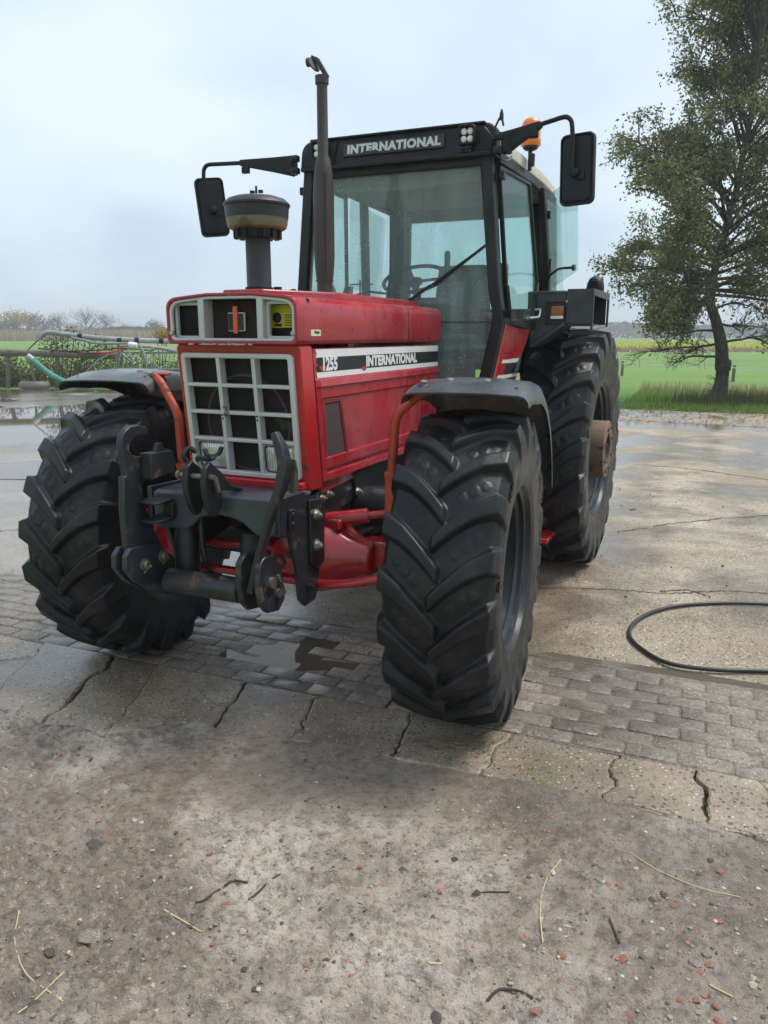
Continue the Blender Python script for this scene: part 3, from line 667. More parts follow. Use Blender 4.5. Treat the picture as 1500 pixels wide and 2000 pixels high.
SPECIAL = {(890, 1673): 'angular dark clod lying alone below the smooth wet patch', (790, 1697): 'ragged dark clod beside the lone angular clod', (140, 1975): 'round brown stone touching its twin below the crossed straws',
           (180, 1975): 'round brown stone touching its twin below the crossed straws', (190, 1655): 'large flat dark stone embedded in rough mud', (470, 1790): 'red brick piece touching a pale pebble', (475, 1815): 'pale pebble touching a red brick piece',
           (375, 1795): 'small dark clod under the forked straw', (1047, 1972): 'red brick piece beside the dark arched twig', (1410, 1695): 'squarish red brick piece next to the long straight straw', (855, 1985): 'dark clod lying beside a pale straw chip',
           (1112, 1804): 'yellowish pebble near the foot of the curved straw stalk', (1190, 1722): 'red brick piece touching its twin between two straws', (1210, 1724): 'red brick piece touching its twin between two straws', (98, 1852): 'dark clod enclosed by the thin curved straw'}
for u, v, s, k in STN:
    p = gnd(u, v); d = math.hypot(p.x, p.y, CAM_H); r = s * .5 / FPX * d * .68
    o = link(SL[k][0], SMB[k][rs.randrange(4)]); o.location = (p.x, p.y, mz(p.x, p.y) + r * .02); o.scale = (r, r, r * rs.uniform(.7, 1.1)); o.rotation_euler = (rs.uniform(-.3, .3), rs.uniform(-.3, .3), rs.random() * 6.28)
    tag(o, SPECIAL.get((u, v), SL[k][1]), SL[k][2], SL[k][3])

def on_mud(P, lift, k=6):
    P = [gnd(*p) for p in P]; O = []
    for q in catmull(P, k): O.append(Vector((q.x, q.y, (mz(q.x, q.y)) + lift)))
    for _ in range(10): O = [O[0]] + [Vector((b.x, b.y, (a.z + b.z * 2 + c.z) / 4)) for a, b, c in zip(O, O[1:], O[2:])] + [O[-1]]
    for _ in range(2): O = [O[0]] + [Vector((b.x, b.y, max(b.z, (a.z + c.z) / 2))) for a, b, c in zip(O, O[1:], O[2:])] + [O[-1]]
    return O
for P, r, mt, nm, lab, ct in (
    ([(1233, 1660), (1290, 1695), (1370, 1730), (1450, 1747)], .0017, 'straw', 'straw_stalk', 'long straight straw stalk lying beside red brick bits below the cracked slab', 'straw'),
    ([(1098, 1675), (1070, 1715), (1058, 1770), (1063, 1842)], .0017, 'straw', 'straw_stalk', 'curved straw stalk with a leaf joint lying on grey mud', 'straw'),
    ([(40, 1780), (32, 1840), (55, 1900), (125, 1950)], .0018, 'straw', 'straw_stalk', 'thin curved straw crossing another over two round stones', 'straw'),
    ([(37, 1975), (75, 1945), (128, 1895)], .0020, 'straw', 'straw_stalk', 'short straight straw crossed by a curved one', 'straw'),
    ([(323, 1780), (362, 1792), (395, 1808)], .0025, 'straw', 'straw_stalk', 'forked bit of straw against a dark clod in rough mud', 'straw'),
    ([(840, 1888), (865, 1887)], .003, 'straw', 'straw_chip', 'tiny straw chip lying on smooth mud', 'straw'),
    ([(1390, 1920), (1435, 1943)], .0025, 'straw', 'straw_chip', 'short straw chip next to a cluster of red brick pieces', 'straw'),
    ([(487, 1748), (515, 1730), (550, 1707)], .0030, 'twig', 'twig', 'straight brown twig lying on smooth mud', 'twig'),
    ([(385, 1763), (405, 1752), (432, 1737)], .0032, 'twig', 'twig', 'short black twig lying in rough mud', 'twig'),
    ([(925, 1742), (960, 1738), (998, 1739)], .0024, 'twig', 'leaf_stem', 'thin brown stem with a withered leaf on the mud', 'twig'),
    ([(955, 1945), (980, 1930), (1010, 1932), (1043, 1955)], .0040, 'twig', 'twig', 'dark bent twig arched over the mud', 'twig'),
    ([(1193, 1793), (1203, 1815), (1213, 1840)], .0030, 'twig', 'twig', 'short stiff twig beside pale pebbles', 'twig'),
    ([(440, 1722), (462, 1715), (485, 1724)], .004, 'twig', 'twig', 'curled dark bark strip in rough mud', 'bark')):
    o = mk(nm, tube(on_mud(P, r), r, 6), M[mt]); tag(o, lab, ct)
    if 'leaf joint' in lab:
        q = gnd(1084, 1708); mk('leaf', ([(q.x - .006, q.y, .004), (q.x, q.y + .012, .012), (q.x + .008, q.y + .002, .006), (q.x, q.y - .004, .002)], [(0, 1, 2, 3)]), M['straw'], o)
    if 'withered' in lab:
        q = gnd(932, 1743); z = mz(q.x, q.y); mk('leaf', ([(q.x - .016, q.y - .006, z + .006), (q.x + .002, q.y - .011, z + .010), (q.x + .022, q.y, z + .006), (q.x + .002, q.y + .010, z + .013)], [(0, 1, 3), (1, 2, 3)]), M['twig'], o)
# black hose loop on the concrete
HP = [(1900, 1330), (1680, 1325), (1500, 1313), (1400, 1310), (1310, 1298), (1258, 1272), (1231, 1243), (1240, 1218), (1275, 1197), (1330, 1184), (1410, 1179), (1500, 1181), (1640, 1192), (1800, 1215)]
HPg = [gnd(*p) for p in HP]
o = mk('garden_hose', tube([Vector((q.x, q.y, .009)) for q in catmull(HPg, 7)], .0115, 10), M['hose_black']); tag(o, 'black rubber hose lying in a wide loop on the concrete', 'hose')
tuf = []
for k in range(40):
    p = gnd(1062 + rg.gauss(0, 8), 1528 + rg.gauss(0, 4)); h = rg.uniform(.01, .035); a = rg.random() * 6.28; w = .0018
    tuf.append(([(p.x - w, p.y, -.01), (p.x + w, p.y, -.01), (p.x + math.cos(a) * h * .8, p.y + math.sin(a) * h * .8, h * .8 - .005)], [(0, 1, 2)]))
o = mk('grass_tuft', join(tuf), M['grass']); tag(o, 'small grass tuft growing from the slab crack', 'grass')
# ---------------------------------------------------------------- the tractor (x forward, y left, z up, origin on the ground below the front axle)
YAW = 24.07
T = empty('tractor', (-.489, 3.63, 0), R(-(90 + YAW)))
tag(T, 'red farm tractor with front linkage, tall exhaust and black framed cab', 'tractor')
def mir(VF): return [Vector((p[0], -p[1], p[2])) for p in VF[0]], [tuple(reversed(f)) for f in VF[1]]

# ---- bonnet (upper box)
def hood_sec(x, w=.323, zb=1.640, zs=1.808, zt=1.848, ins=0.0):
    w -= ins; zb += ins; zs -= ins; zt -= ins
    P = [(0.0, zb), (w - .018, zb), (w - .006, zb + .006), (w, zb + .018), (w, zs - .02)]
    for k in range(1, 6):
        a = R(90 * k / 6); P.append((w - .05 + .05 * math.cos(a), zs - .02 + .045 * math.sin(a)))
    P += [(w - .06, zs + .027), (.11, zt), (0, zt)]
    full = [(x, y, z) for y, z in P] + [(x, -y, z) for y, z in reversed(P[1:-1])]
    return full
hood = mk('bonnet', loft([hood_sec(.30, ins=.006), hood_sec(.358, ins=.006), hood_sec(.36), hood_sec(.30), hood_sec(-.3), hood_sec(-.795)], False, True), M['red'], T, angle=45)
mk('bonnet_joint', loft([hood_sec(-.797, ins=.004), hood_sec(-.803, ins=.004)]), M['black'], hood)
mk('rear_cowl', loft([hood_sec(-.805), hood_sec(-.865), hood_sec(-.868, ins=.003), hood_sec(-.873, ins=.003), hood_sec(-.876), hood_sec(-1.30)]), M['red'], hood, angle=45)
mk('bonnet_ridge', prism([(.27, -.10), (.27, .10), (-.12, .262), (-1.16, .235), (-1.16, -.235), (-.12, -.262)], 1.83, 1.866, 'z'), M['red'], hood, bevel=.008)
mk('dealer_sticker', box((.222, .3235, 1.687), (.083, .003, .026)), M['sticker_pale'], hood)
mk('sticker_print', text_on('Mengo', (.214, .3255, 1.690), (-1, 0, 0), (0, 0, 1), size=.016, bold=.0006, ext=.0002), M['black'], hood)
for i_, (y_, w_) in enumerate(((-.11, .05), (-.05, .03), (.0, .02), (.04, .045), (.10, .012), (-.20, .015))):
    mk('edge_chip', prism([(y_ - w_, 1.637), (y_ - w_ * .4, 1.6365), (y_ + w_, 1.6368), (y_ + w_ * .8, 1.6435), (y_ + w_ * .2, 1.6418), (y_ - w_ * .5, 1.6440)], .374, .3775, 'x'), M['chip'], hood)
for s in (-1, 1):
    mk('bonnet_clip', lathe([(.012, 0), (.012, .012), (.007, .016)], (.362, s * .303, 1.685), 'x', 12), M['zinc'], hood)
# ---- upper fascia
fo = [(y, z) for _, y, z in hood_sec(0, ins=.012)]
def shrink(P, k, c=(0, 1.74)):
    return [(c[0] + (p[0] - c[0]) * k[0], c[1] + (p[1] - c[1]) * k[1]) for p in P]
lip_o = [(y, z) for _, y, z in hood_sec(0)]
mk('bonnet_rim', ring(lip_o, fo, .356, .376, 'x'), M['red'], hood, bevel=.004)
fi = shrink(fo, (.955, .86))
fas = mk('upper_fascia', [ring(fo, fi, .352, .371, 'x'), box((.335, .146, 1.74), (.072, .030, .172)), box((.335, -.146, 1.74), (.072, .030, .172))], M['silver'], T, bevel=.005)
for s, y0, y1 in ((1, .161, .302), (-1, -.302, -.161)):
    c = ((y0 + y1) / 2, 1.737)
    mk('cell_frame', [ring(rrect(c, y1 - y0, .158, .012), rrect(c, y1 - y0 - .028, .126, .008), .325, .345, 'x')], M['silver'], fas, bevel=.003)
mk('mesh_panel', box((.305, -.231, 1.738), (.006, .15, .16)), M['dark_mesh'], fas)
mk('label_backing', box((.27, .235, 1.738), (.006, .17, .17)), M['decal_black'], fas)
mk('warning_label', prism([(.125, 1.705), (.262, 1.709), (.272, 1.802), (.150, 1.797), (.130, 1.775)], .285, .287, 'x'), M['sticker_yellow'], fas)
mk('label_pictogram', [prism(circle((.178, 1.748), .022, 16), .2872, .2880, 'x'), prism([(.165, 1.713), (.20, 1.713), (.20, 1.724), (.165, 1.724)], .2872, .2880, 'x')] +
   [prism([(.215, z), (.255, z), (.255, z + .004), (.215, z + .004)], .2872, .2880, 'x') for z in (1.716, 1.726, 1.736, 1.746, 1.756)], M['decal_black'], fas)
# perforated centre panel: real holes as dark discs would not read, so a hexagonal wire lattice in front of the dark backing
mk('mesh_backing', box((.285, 0, 1.738), (.006, .28, .19)), M['dark_mesh'], fas)
lat = []
r_ = .0062
for i in range(-13, 14):
    for j in range(-9, 10):
        cy = i * r_ * 1.5; cz = 1.738 + (j + .5 * (i % 2)) * r_ * 1.732
        if abs(cy) > .122 or abs(cz - 1.738) > .078: continue
        o_ = [(cy + r_ * math.cos(R(60 * k)), cz + r_ * math.sin(R(60 * k))) for k in range(6)]
        n_ = [(cy + r_ * .74 * math.cos(R(60 * k)), cz + r_ * .74 * math.sin(R(60 * k))) for k in range(6)]
        lat.append(ring(o_, n_, .300, .303, 'x'))
o = mk('wire_lattice', lat, M['brown_mesh'], fas, smooth=False); o['kind'] = 'stuff'
mk('emblem', [box((.318, 0, 1.731), (.012, .084, .078))], M['silver'], fas, bevel=.003)
mk('emblem_letter', [box((.3255, s_ * .0255, 1.731), (.004, .024, .068)) for s_ in (-1, 1)] + [box((.3245, 0, 1.728), (.003, .06, .016))], M['decal_black'], fas)
mk('emblem_letter', [box((.3275, 0, 1.739), (.010, .0215, .112))], M['emblem_red'], fas, bevel=.002)

# ---- nose surround and radiator grille (raked: foot further back)
def gx(z): return .338 + (z - 1.6) * .098
def raked(VF, x0): return [Vector((p[0] - x0 + gx(p[2]), p[1], p[2])) for p in VF[0]], VF[1]
so = rrect((0, 1.328), .624, .626, .02); si = rrect((0, 1.335), .552, .528, .014)
nose = mk('nose_surround', [raked(ring(so, si, -.006, -.11, 'x'), 0), raked(box((.012, 0, 1.046), (.050, .60, .034)), 0)], M['red_front'], T, bevel=.008, seg=3)
for s in (-1, 1):
    cheek = [(gx(1.605) - .02, 1.605), (.26, 1.612), (.228, 1.585), (.16, 1.02), (gx(1.02) - .015, 1.02)]
    mk('nose_cheek', prism(cheek, s * .296, s * .3115, 'y'), M['red_front'], nose, bevel=.006)
    mk('nose_bolt', hexbolt((gx(1.05) + .03, s * .235, 1.050), '+x', .015), M['zinc'], nose)
gr = mk('radiator_grille', raked(ring(rrect((0, 1.335), .560, .535, .02), rrect((0, 1.335), .516, .492, .008), .014, -.03, 'x'), 0), M['silver'], T, bevel=.004)
for y in (-.089, .089): mk('grille_bar', raked(box((-.010, y, 1.335), (.046, .018, .494)), 0), M['silver'], gr, bevel=.003)
for z in (1.466, 1.348, 1.228): mk('grille_bar', raked(box((-.012, 0, z), (.044, .518, .016)), 0), M['silver'], gr, bevel=.003)
mk('radiator_screen', raked(box((-.048, 0, 1.335), (.006, .55, .53)), 0), M['dark_mesh'], gr)
mk('torn_hole', raked(prism([(.135, 1.322), (.16, 1.33), (.20, 1.318), (.245, 1.322), (.235, 1.288), (.215, 1.275), (.195, 1.292), (.175, 1.270), (.160, 1.302)], -.0448, -.0443, 'x'), 0), M['hose_black'], gr)
mk('fan_shroud', raked(ring(circle((0, 1.30), .215, 36), circle((0, 1.30), .205, 36), -.0450, -.0440, 'x'), 0), M['brown_mesh'], gr)
for y in (-.089, .089):
    mk('drill_hole', raked([p for p in lathe([(.005, .0134), (.005, .0142)], (0, y, 1.338), 'x', 10)], 0), M['black'], gr)
    mk('drill_hole', raked([p for p in lathe([(.005, .0134), (.005, .0142)], (0, y, 1.322), 'x', 10)], 0), M['black'], gr)
for s in (-1, 1):
    c = (s * .174, 1.152)
    hl = mk('headlight', raked(ring(rrect(c, .166, .134, .018), rrect(c, .152, .120, .018), .004, -.04, 'x'), 0), M['bezel'], gr, bevel=.004)
    hl.parent = T; hl.name = 'headlight'
    o_ = [raked([Vector((x, c[0] + (p[0] - c[0]) * k, c[1] + (p[1] - c[1]) * k)) for p in rrect(c, .146, .114, .018)] and ([Vector((x, c[0] + (p[0] - c[0]) * k, c[1] + (p[1] - c[1]) * k)) for p in rrect(c, .146, .114, .018)], []), 0)[0] for x, k in ((-.022, 1), (-.012, .98), (-.005, .8), (-.002, .4))]
    mk('lens_seal', raked(ring(rrect(c, .153, .121, .018), rrect(c, .144, .112, .018), -.010, -.03, 'x'), 0), M['hose_black'], hl)
    mk('lens', loft(o_, False, True), M['headlamp'], hl)
    mk('bezel_screw', [lathe([(.004, 0), (.004, .004)], (gx(1.152) + .003, c[0] + q, 1.152), 'x', 8) for q in (-.076, .076)], M['zinc'], hl)

# ---- side panels with decal
for s in (1, -1):
    f = (lambda VF: VF) if s == 1 else mir
    # outline (x, z): embossed sheet built as stepped bands
    def band(zt, zb, yt, yb, xa=lambda z: .222 + (z - 1.6) * .115, xb=-1.295):
        return ([(xa(zt), yt, zt), (xb, yt, zt), (xb, yb, zb), (xa(zb), yb, zb)], [(0, 1, 2, 3)])
    Z = [(1.624, .300), (1.620, .3085), (1.498, .3085), (1.490, .318), (1.462, .322), (1.456, .313), (1.412, .313), (1.405, .305), (1.150, .305), (1.143, .315), (1.100, .315), (1.092, .305), (1.080, .305), (1.074, .318), (1.046, .320), (1.040, .306)]
    def xa(z): return .222 + (z - 1.6) * .125
    V, F = [], []
    xs = (0, .035, .06, .5, 1.0)
    for z, y in Z:
        for i, k in enumerate(xs):
            x = xa(z) + (-1.295 - xa(z)) * k if k not in (.035, .06) else xa(z) - (.03 if k == .035 else .055)
            yy = y if i not in (0, 1) or z > 1.495 else max(y, .316) if i == 1 else .312
            V.append(Vector((x, yy, z)))
    w = len(xs)
    F = [(j * w + i, j * w + i + 1, (j + 1) * w + i + 1, (j + 1) * w + i) for j in range(len(Z) - 1) for i in range(w - 1)]
    k = len(V); V += [Vector((p.x, p.y - .02, p.z)) for p in V]; F += [tuple(reversed([i + k for i in q])) for q in F]
    rim_ = [i for i in range(w)] + [j * w + w - 1 for j in range(1, len(Z))] + [(len(Z) - 1) * w + i for i in range(w - 2, -1, -1)] + [j * w for j in range(len(Z) - 2, 0, -1)]
    F += [(a, b, b + k, a + k) for a, b in zip(rim_, rim_[1:] + rim_[:1])]
    sp = mk('side_panel', f((V, F)), M['red'], T, angle=12)
    # decal band: 2 white stripes, black field, lettering
    mk('white_stripe', f(prism([(.205, 1.6195), (-1.292, 1.6165), (-1.292, 1.585), (.200, 1.585), (.192, 1.600)], .309, .3105, 'y')), M['white'], sp)
    mk('white_stripe', f(prism([(.196, 1.522), (-1.292, 1.522), (-1.292, 1.4985), (.190, 1.4985)], .309, .3105, 'y')), M['white'], sp)
    mk('black_stripe', f(prism([(.186, 1.583), (-1.292, 1.583), (-1.292, 1.524), (.188, 1.524), (.200, 1.545), (.178, 1.556), (.196, 1.568)], .309, .3102, 'y')), M['decal_black'], sp)
    if s == 1:
        dx = (-1, 0, 0)
        mk('number_lettering', text_on('1255', (.078, .3112, 1.553), dx, (0, 0, 1), size=.077, bold=.0034, ext=.0006, xs=.95), M['white'], sp)
        mk('name_lettering', text_on('INTERNATIONAL', (-.62, .3112, 1.553), dx, (0, 0, 1), size=.066, bold=.0032, ext=.0006, xs=1.24, space=1.04), M['white'], sp)
        mk('paint_chip', [prism([(.14 + .03 * math.cos(a) * (1 + .3 * math.sin(3 * a)), 1.538 + .014 * math.sin(a) * (1 + .3 * math.cos(2 * a))) for a in np.arange(0, 6.2, .5)], .3108, .3112, 'y')] +
           [prism([(-.27 + .035 * math.cos(a) * (1 + .3 * math.sin(3 * a)), 1.523 + .009 * math.sin(a) * (1 + .3 * math.cos(4 * a))) for a in np.arange(0, 6.2, .5)], .3112, .3115, 'y')], M['red'], sp)
    # vent
    vent = [(.150, 1.405), (-.020, 1.405), (-.095, 1.125), (.120, 1.125)]
    vin = [(.132, 1.388), (-.008, 1.388), (-.075, 1.143), (.108, 1.143)]
    mk('vent_frame', f(ring(vent, vin, .300, .3125, 'y')), M['rust'] if 0 else M['red'], sp, bevel=.002)
    mk('vent_screen', f(prism(vin, .300, .3075, 'y')), M['brown_mesh'], sp)
    mk('vent_rust', f(join([bar([(-.020, .3135, 1.400), (-.092, .3135, 1.128)], .0015, .010, (0, 1, 0)), bar([(.120, .3135, 1.130), (-.09, .3135, 1.130)], .0015, .007, (0, 1, 0)), bar([(.15, .3135, 1.402), (.0, .3135, 1.402)], .0015, .006, (0, 1, 0))])), M['rust'], sp)
    mk('lower_skirt', f(prism([(.150, 1.040), (-.20, 1.040), (-.22, 1.010), (.150, .990)], .285, .300, 'y')), M['red'], sp)
    mk('rear_bracket', f(prism([(-1.30, 1.47), (-1.30, 1.20), (-1.52, 1.20), (-1.47, 1.34), (-1.40, 1.43)], .25, .262, 'y')), M['red_bright'], sp, bevel=.004)
    mk('bracket_bolt', f(hexbolt((-1.38, .262, 1.30), '+y', .012)), M['zinc'], sp)
mk('engine_block', [box((-.55, 0, 1.28), (1.45, .46, .60)), box((-.6, 0, .86), (1.3, .36, .30)), lathe([(.10, .0), (.11, .12), (.10, .24)], (-.30, .26, .84), 'y', 16)], M['dark_steel'], T, bevel=.02)
mk('gearbox', [box((-2.0, 0, .95), (1.7, .5, .5)), box((-2.73, 0, .86), (.5, 1.5, .34))], M['dark_steel'], T, bevel=.03)

# ---- air intake
it = mk('air_intake', lathe([(0.0544, 1.845), (0.0558, 1.87), (0.0536, 1.875), (0.0536, 2.10)], (.138, 0, 0), 'z', 28), M['intake'], T)
mk('intake_clamp', [lathe([(0.0612, 1.866), (0.0612, 1.880)], (.138, 0, 0), 'z', 28), box((.10, .07, 1.873), (.02, .03, .02))], M['black'], it)
mk('bowl_base', lathe([(0.0675, 2.082), (0.0945, 2.085), (0.0972, 2.118), (0.1098, 2.128)], (.138, 0, 0), 'z', 28), M['black'], it)
for k in range(14):
    a = 2 * math.pi * k / 14
    mk('bowl_tab', box((.138 + .097 * math.cos(a), .097 * math.sin(a), 2.098), (.012, .022, .034), Matrix.Rotation(a, 3, 'Z')), M['black'], it)
mk('dust_bowl', lathe([(.110, 2.116), (.124, 2.124), (.129, 2.138), (.132, 2.164)], (.138, 0, 0), 'z', 36), M['cream'], it)
mk('intake_cap', lathe([(.1335, 2.162), (.1365, 2.208), (.1415, 2.212), (.1425, 2.220), (.137, 2.226), (.122, 2.240), (.09, 2.250), (.05, 2.255), (.0, 2.256)], (.138, 0, 0), 'z', 36, False), M['intake'], it)
mk('cap_nut', [lathe([(0.0054, 2.266), (0.0045, 2.295)], (.138, 0, 0), 'z', 8), lathe([(0.0108, 2.266), (0.0108, 2.277)], (.138, .022, 0), 'z', 8), lathe([(0.0108, 2.266), (0.0108, 2.277)], (.138, -.02, 0), 'z', 8)], M['black'], it)

# ---- exhaust
ex = (-.862, -.214, 0)
xh = mk('exhaust_stack', lathe([(0.0432, 1.85), (0.0441, 1.972), (0.0468, 1.974), (0.0540, 2.05), (0.0571, 2.10), (0.0571, 2.42), (0.0522, 2.52), (0.0396, 2.60), (0.0293, 2.625), (0.0284, 2.98)], ex, 'z', 24), M['exhaust'], T)
mk('muffler_seam', [box((ex[0] + .046, ex[1] + .042, 2.27), (.012, .012, .52), Matrix.Rotation(R(45), 3, 'Z')), lathe([(.050, 1.968), (.050, 1.976)], ex, 'z', 24)], M['exhaust'], xh)
mk('flap_collar', lathe([(.036, 2.975), (.037, 3.015), (.0335, 3.015), (.0335, 2.98)], ex, 'z', 20), M['exhaust'], xh)
# rain flap standing open, with counterweight arm
mk('rain_flap', [lathe([(.040, -.004), (.040, .004)], (0, 0, 0), 'z', 18)], M['exhaust'], xh, mtx=Matrix.Translation((ex[0] + .010, ex[1] - .040, 3.072)) @ Matrix.Rotation(R(-62), 4, 'X') @ Matrix.Rotation(R(12), 4, 'Y'))
mk('flap_lever', [bar([(ex[0], ex[1] + .032, 3.005), (ex[0], ex[1] + .010, 3.04), (ex[0], ex[1] - .025, 3.095), (ex[0], ex[1] - .06, 3.11)], .02, .022, (1, 0, 0)), lathe([(.022, -.016), (.022, .016)], (ex[0], ex[1] - .070, 3.09), 'y', 16)], M['exhaust'], xh)

# ---- cab
CX = -1.36
PO = [(.585, 2.66), (.655, 1.90), (.688, 1.775), (.605, 1.38)]         # pillar outer edge (y, z)
def pil(s): return [(CX, s * (y - .022), z) for y, z in PO]
ROOFZ = 2.70
CB = -2.78                                                              # rear of cab
cabf = [bar(fillet(pil(s), .06, 3), .085, .062, (1, 0, 0)) for s in (1, -1)]
cabf.append(bar([(CX - .005, -.60, 2.633), (CX - .005, .60, 2.633)], .05, .06, (1, 0, 0)))
cab = mk('cab_frame', cabf, M['black_rough'], T, bevel=.008)
# sills, rear posts and roof rails
for s in (1, -1):
    mk('roof_rail', bar([(CX - .02, s * .605, 2.645), (-2.0, s * .632, 2.640), (CB, s * .625, 2.61)], .05, .06, (0, 1, 0)), M['black_rough'], cab, bevel=.008)
    mk('middle_post', bar([(-2.30, s * .655, 2.63), (-2.40, s * .690, 2.1), (-2.42, s * .690, 1.72)], .045, .075, (0, 1, 0)), M['black_rough'], cab, bevel=.008)
    mk('rear_post', bar([(CB, s * .565, 2.60), (CB - .04, s * .585, 2.0), (CB - .04, s * .585, 1.5)], .17, .06, (0, 1, 0)), M['black_rough'], cab, bevel=.008)
    mk('waist_rail', bar([(CX - .02, s * .66, 1.765), (-1.72, s * .70, 1.735), (-2.02, s * .70, 1.735)], .03, .035, (0, 1, 0)), M['black_rough'], cab, bevel=.006)
mk('rear_beam', [box((CB - .03, 0, 2.575), (.06, 1.26, .10))], M['black_rough'], cab, bevel=.01)
mk('rear_panel', [box((CB - .06, 0, 1.64), (.05, 1.30, .46))], M['black_rough'], cab, bevel=.01)
mk('floor', box((-2.0, 0, 1.30), (1.3, 1.2, .06)), M['black_rough'], cab)
mk('cab_underframe', box((-1.78, 0, 1.20), (.74, 1.14, .36)), M['black_rough'], cab, bevel=.02)
mk('firewall', box((CX - .06, 0, 1.50), (.05, .56, .42)), M['black_rough'], cab)
# visor above the windscreen
vis = [(-.617, 2.648), (.617, 2.648), (.617, 2.755)] + [(.617 - .07 + .07 * math.cos(R(a)), 2.755 + .07 * math.sin(R(a))) for a in (18, 36, 54, 72, 90)] + [(-.547 - .07 * math.cos(R(a)), 2.755 + .07 * math.sin(R(a))) for a in (90, 72, 54, 36, 18)] + [(-.617, 2.755)]
def vx(z): return CX + .050 - (z - 2.64) * .16
visor = mk('roof_visor', [([Vector((p[0] + vx(p[2]), p[1], p[2])) for p in prism(vis, 0, -.10, 'x')[0]], prism(vis, 0, -.10, 'x')[1])], M['black'], T, bevel=.014, seg=3)
mk('visor_rim', [bar([(vx(2.655) + .012, -.60, 2.655), (vx(2.655) + .012, .60, 2.655)], .03, .022, (1, 0, 0)), bar([(vx(2.815) + .002, -.55, 2.822), (vx(2.815) + .002, .55, 2.822)], .03, .014, (1, 0, 0))], M['black'], visor, bevel=.005)
for s in (1, -1):
    mk('visor_step', ([Vector((p[0] + vx(p[2]), p[1], p[2])) for p in prism([(s * .385, 2.668), (s * .60, 2.668), (s * .60, 2.74), (s * .55, 2.80), (s * .365, 2.805)], .0, .012, 'x')[0]], prism([(0, 0)] * 5, 0, .012, 'x')[1]), M['black'], visor, bevel=.005)
mk('name_plate', [([Vector((p[0] + vx(p[2]), p[1], p[2])) for p in box((.006, .0, 2.746), (.012, .64, .074))[0]], box((0, 0, 0), (1, 1, 1))[1])], M['hose_black'], visor, bevel=.003)
mk('plate_lettering', text_on('INTERNATIONAL', (vx(2.748) + .0135, .0, 2.746), (0, 1, 0), (-.16, 0, 1), size=.066, bold=.0036, ext=.001, xs=1.06, space=1.10), M['letter'], visor)
mk('letter_scuff', [([Vector((p[0] + vx(p[2]) + .0148, p[1], p[2])) for p in prism([(-.14 + .05 * math.cos(a) * (1 + .3 * math.sin(3 * a)), 2.722 + .010 * math.sin(a)) for a in np.arange(0, 6.2, .5)], 0, .001, 'x')[0]], prism(circle((0, 0), 1, 13), 0, 1, 'x')[1])], M['hose_black'], visor)
for s in (1, -1):
    c = (s * .463, 2.752); x0 = vx(2.75) + .02
    wl = mk('work_light', [ring(rrect(c, .098, .105, .02), rrect(c, .076, .082, .014), x0, x0 + .05, 'x'), box((x0 + .010, c[0], c[1]), (.02, .09, .10)), box((x0 + .012, c[0], 2.69), (.03, .025, .05))], M['black'], T, bevel=.004)
    for dy in (-.019, .019):
        for dz in (-.020, .020):
            mk('lamp_lens', lathe([(.0185, .0), (.0175, .012), (.008, .018)], (x0 + .021, c[0] + dy, c[1] + dz), 'x', 12), M['lens'], wl)
    mk('light_bracket', [bar([(x0 + .02, c[0] - .03, 2.690), (x0 + .02, c[0] + .03, 2.690)], .03, .008, (1, 0, 0)), lathe([(.012, 0), (.012, .02)], (x0 + .012, c[0] + .012, 2.668), 'z', 10)], M['dark_steel'], wl)
# roof
def roof_sec(x, w, z, h):
    P = [(w, z), (w, z + h - .03), (w - .012, z + h - .012), (w - .04, z + h), (.3, z + h + .03), (0, z + h + .035)]
    return [(x, y, zz) for y, zz in P] + [(x, -y, zz) for y, zz in reversed(P[:-1])]
mk('roof', loft([roof_sec(CX - .03, .612, 2.668, .09), roof_sec(-1.6, .645, 2.668, .09), roof_sec(-2.3, .66, 2.655, .085), roof_sec(-2.70, .655, 2.64, .08), roof_sec(-2.80, .62, 2.63, .05)]), M['roof'], cab, bevel=.008)
mk('headliner', [box((-2.09, 0, 2.622), (1.44, 1.18, .03)), loft([[(-1.40, -.58, 2.60), (-1.40, .58, 2.60), (-1.40, .50, 2.535), (-1.40, 0, 2.515), (-1.40, -.50, 2.535)], [(-1.62, -.58, 2.60), (-1.62, .58, 2.60), (-1.62, .50, 2.58), (-1.62, 0, 2.57), (-1.62, -.50, 2.58)]])], M['liner'], cab)
# windscreen
inn = [(y - .048, z) for y, z in PO]; inn[0] = (inn[0][0], 2.612)
wp = [(y, z) for y, z in inn] + [(-y, z) for y, z in reversed(inn)]
ws = mk('windscreen', prism(wp, CX + .012, CX + .006, 'x'), M['windscreen'], T, smooth=False)
mk('glass_joint', box((CX + .0125, 0, 1.752), (.004, 1.27, .006)), M['hose_black'], ws)
mk('screen_seal', ring([(y + .006, z + (.006 if z > 2 else -.006)) for y, z in inn] + [(-y - .006, z + (.006 if z > 2 else -.006)) for y, z in reversed(inn)], [(y - .012, z - (.012 if z > 2 else -.012)) for y, z in inn] + [(-y + .012, z - (.012 if z > 2 else -.012)) for y, z in reversed(inn)], CX + .004, CX + .018, 'x'), M['black'], ws)
wi = mk('wiper', [bar([(CX + .05, .10, 1.868), (CX + .045, .25, 1.962)], .012, .016, (1, 0, 0)), bar([(CX + .045, .25, 1.962), (CX + .035, .56, 2.165)], .008, .010, (1, 0, 0))], M['black'], T)
mk('wiper_blade', [bar([(CX + .025, .26, 1.958), (CX + .025, .585, 2.185)], .014, .013, (1, 0, 0))], M['hose_black'], wi)
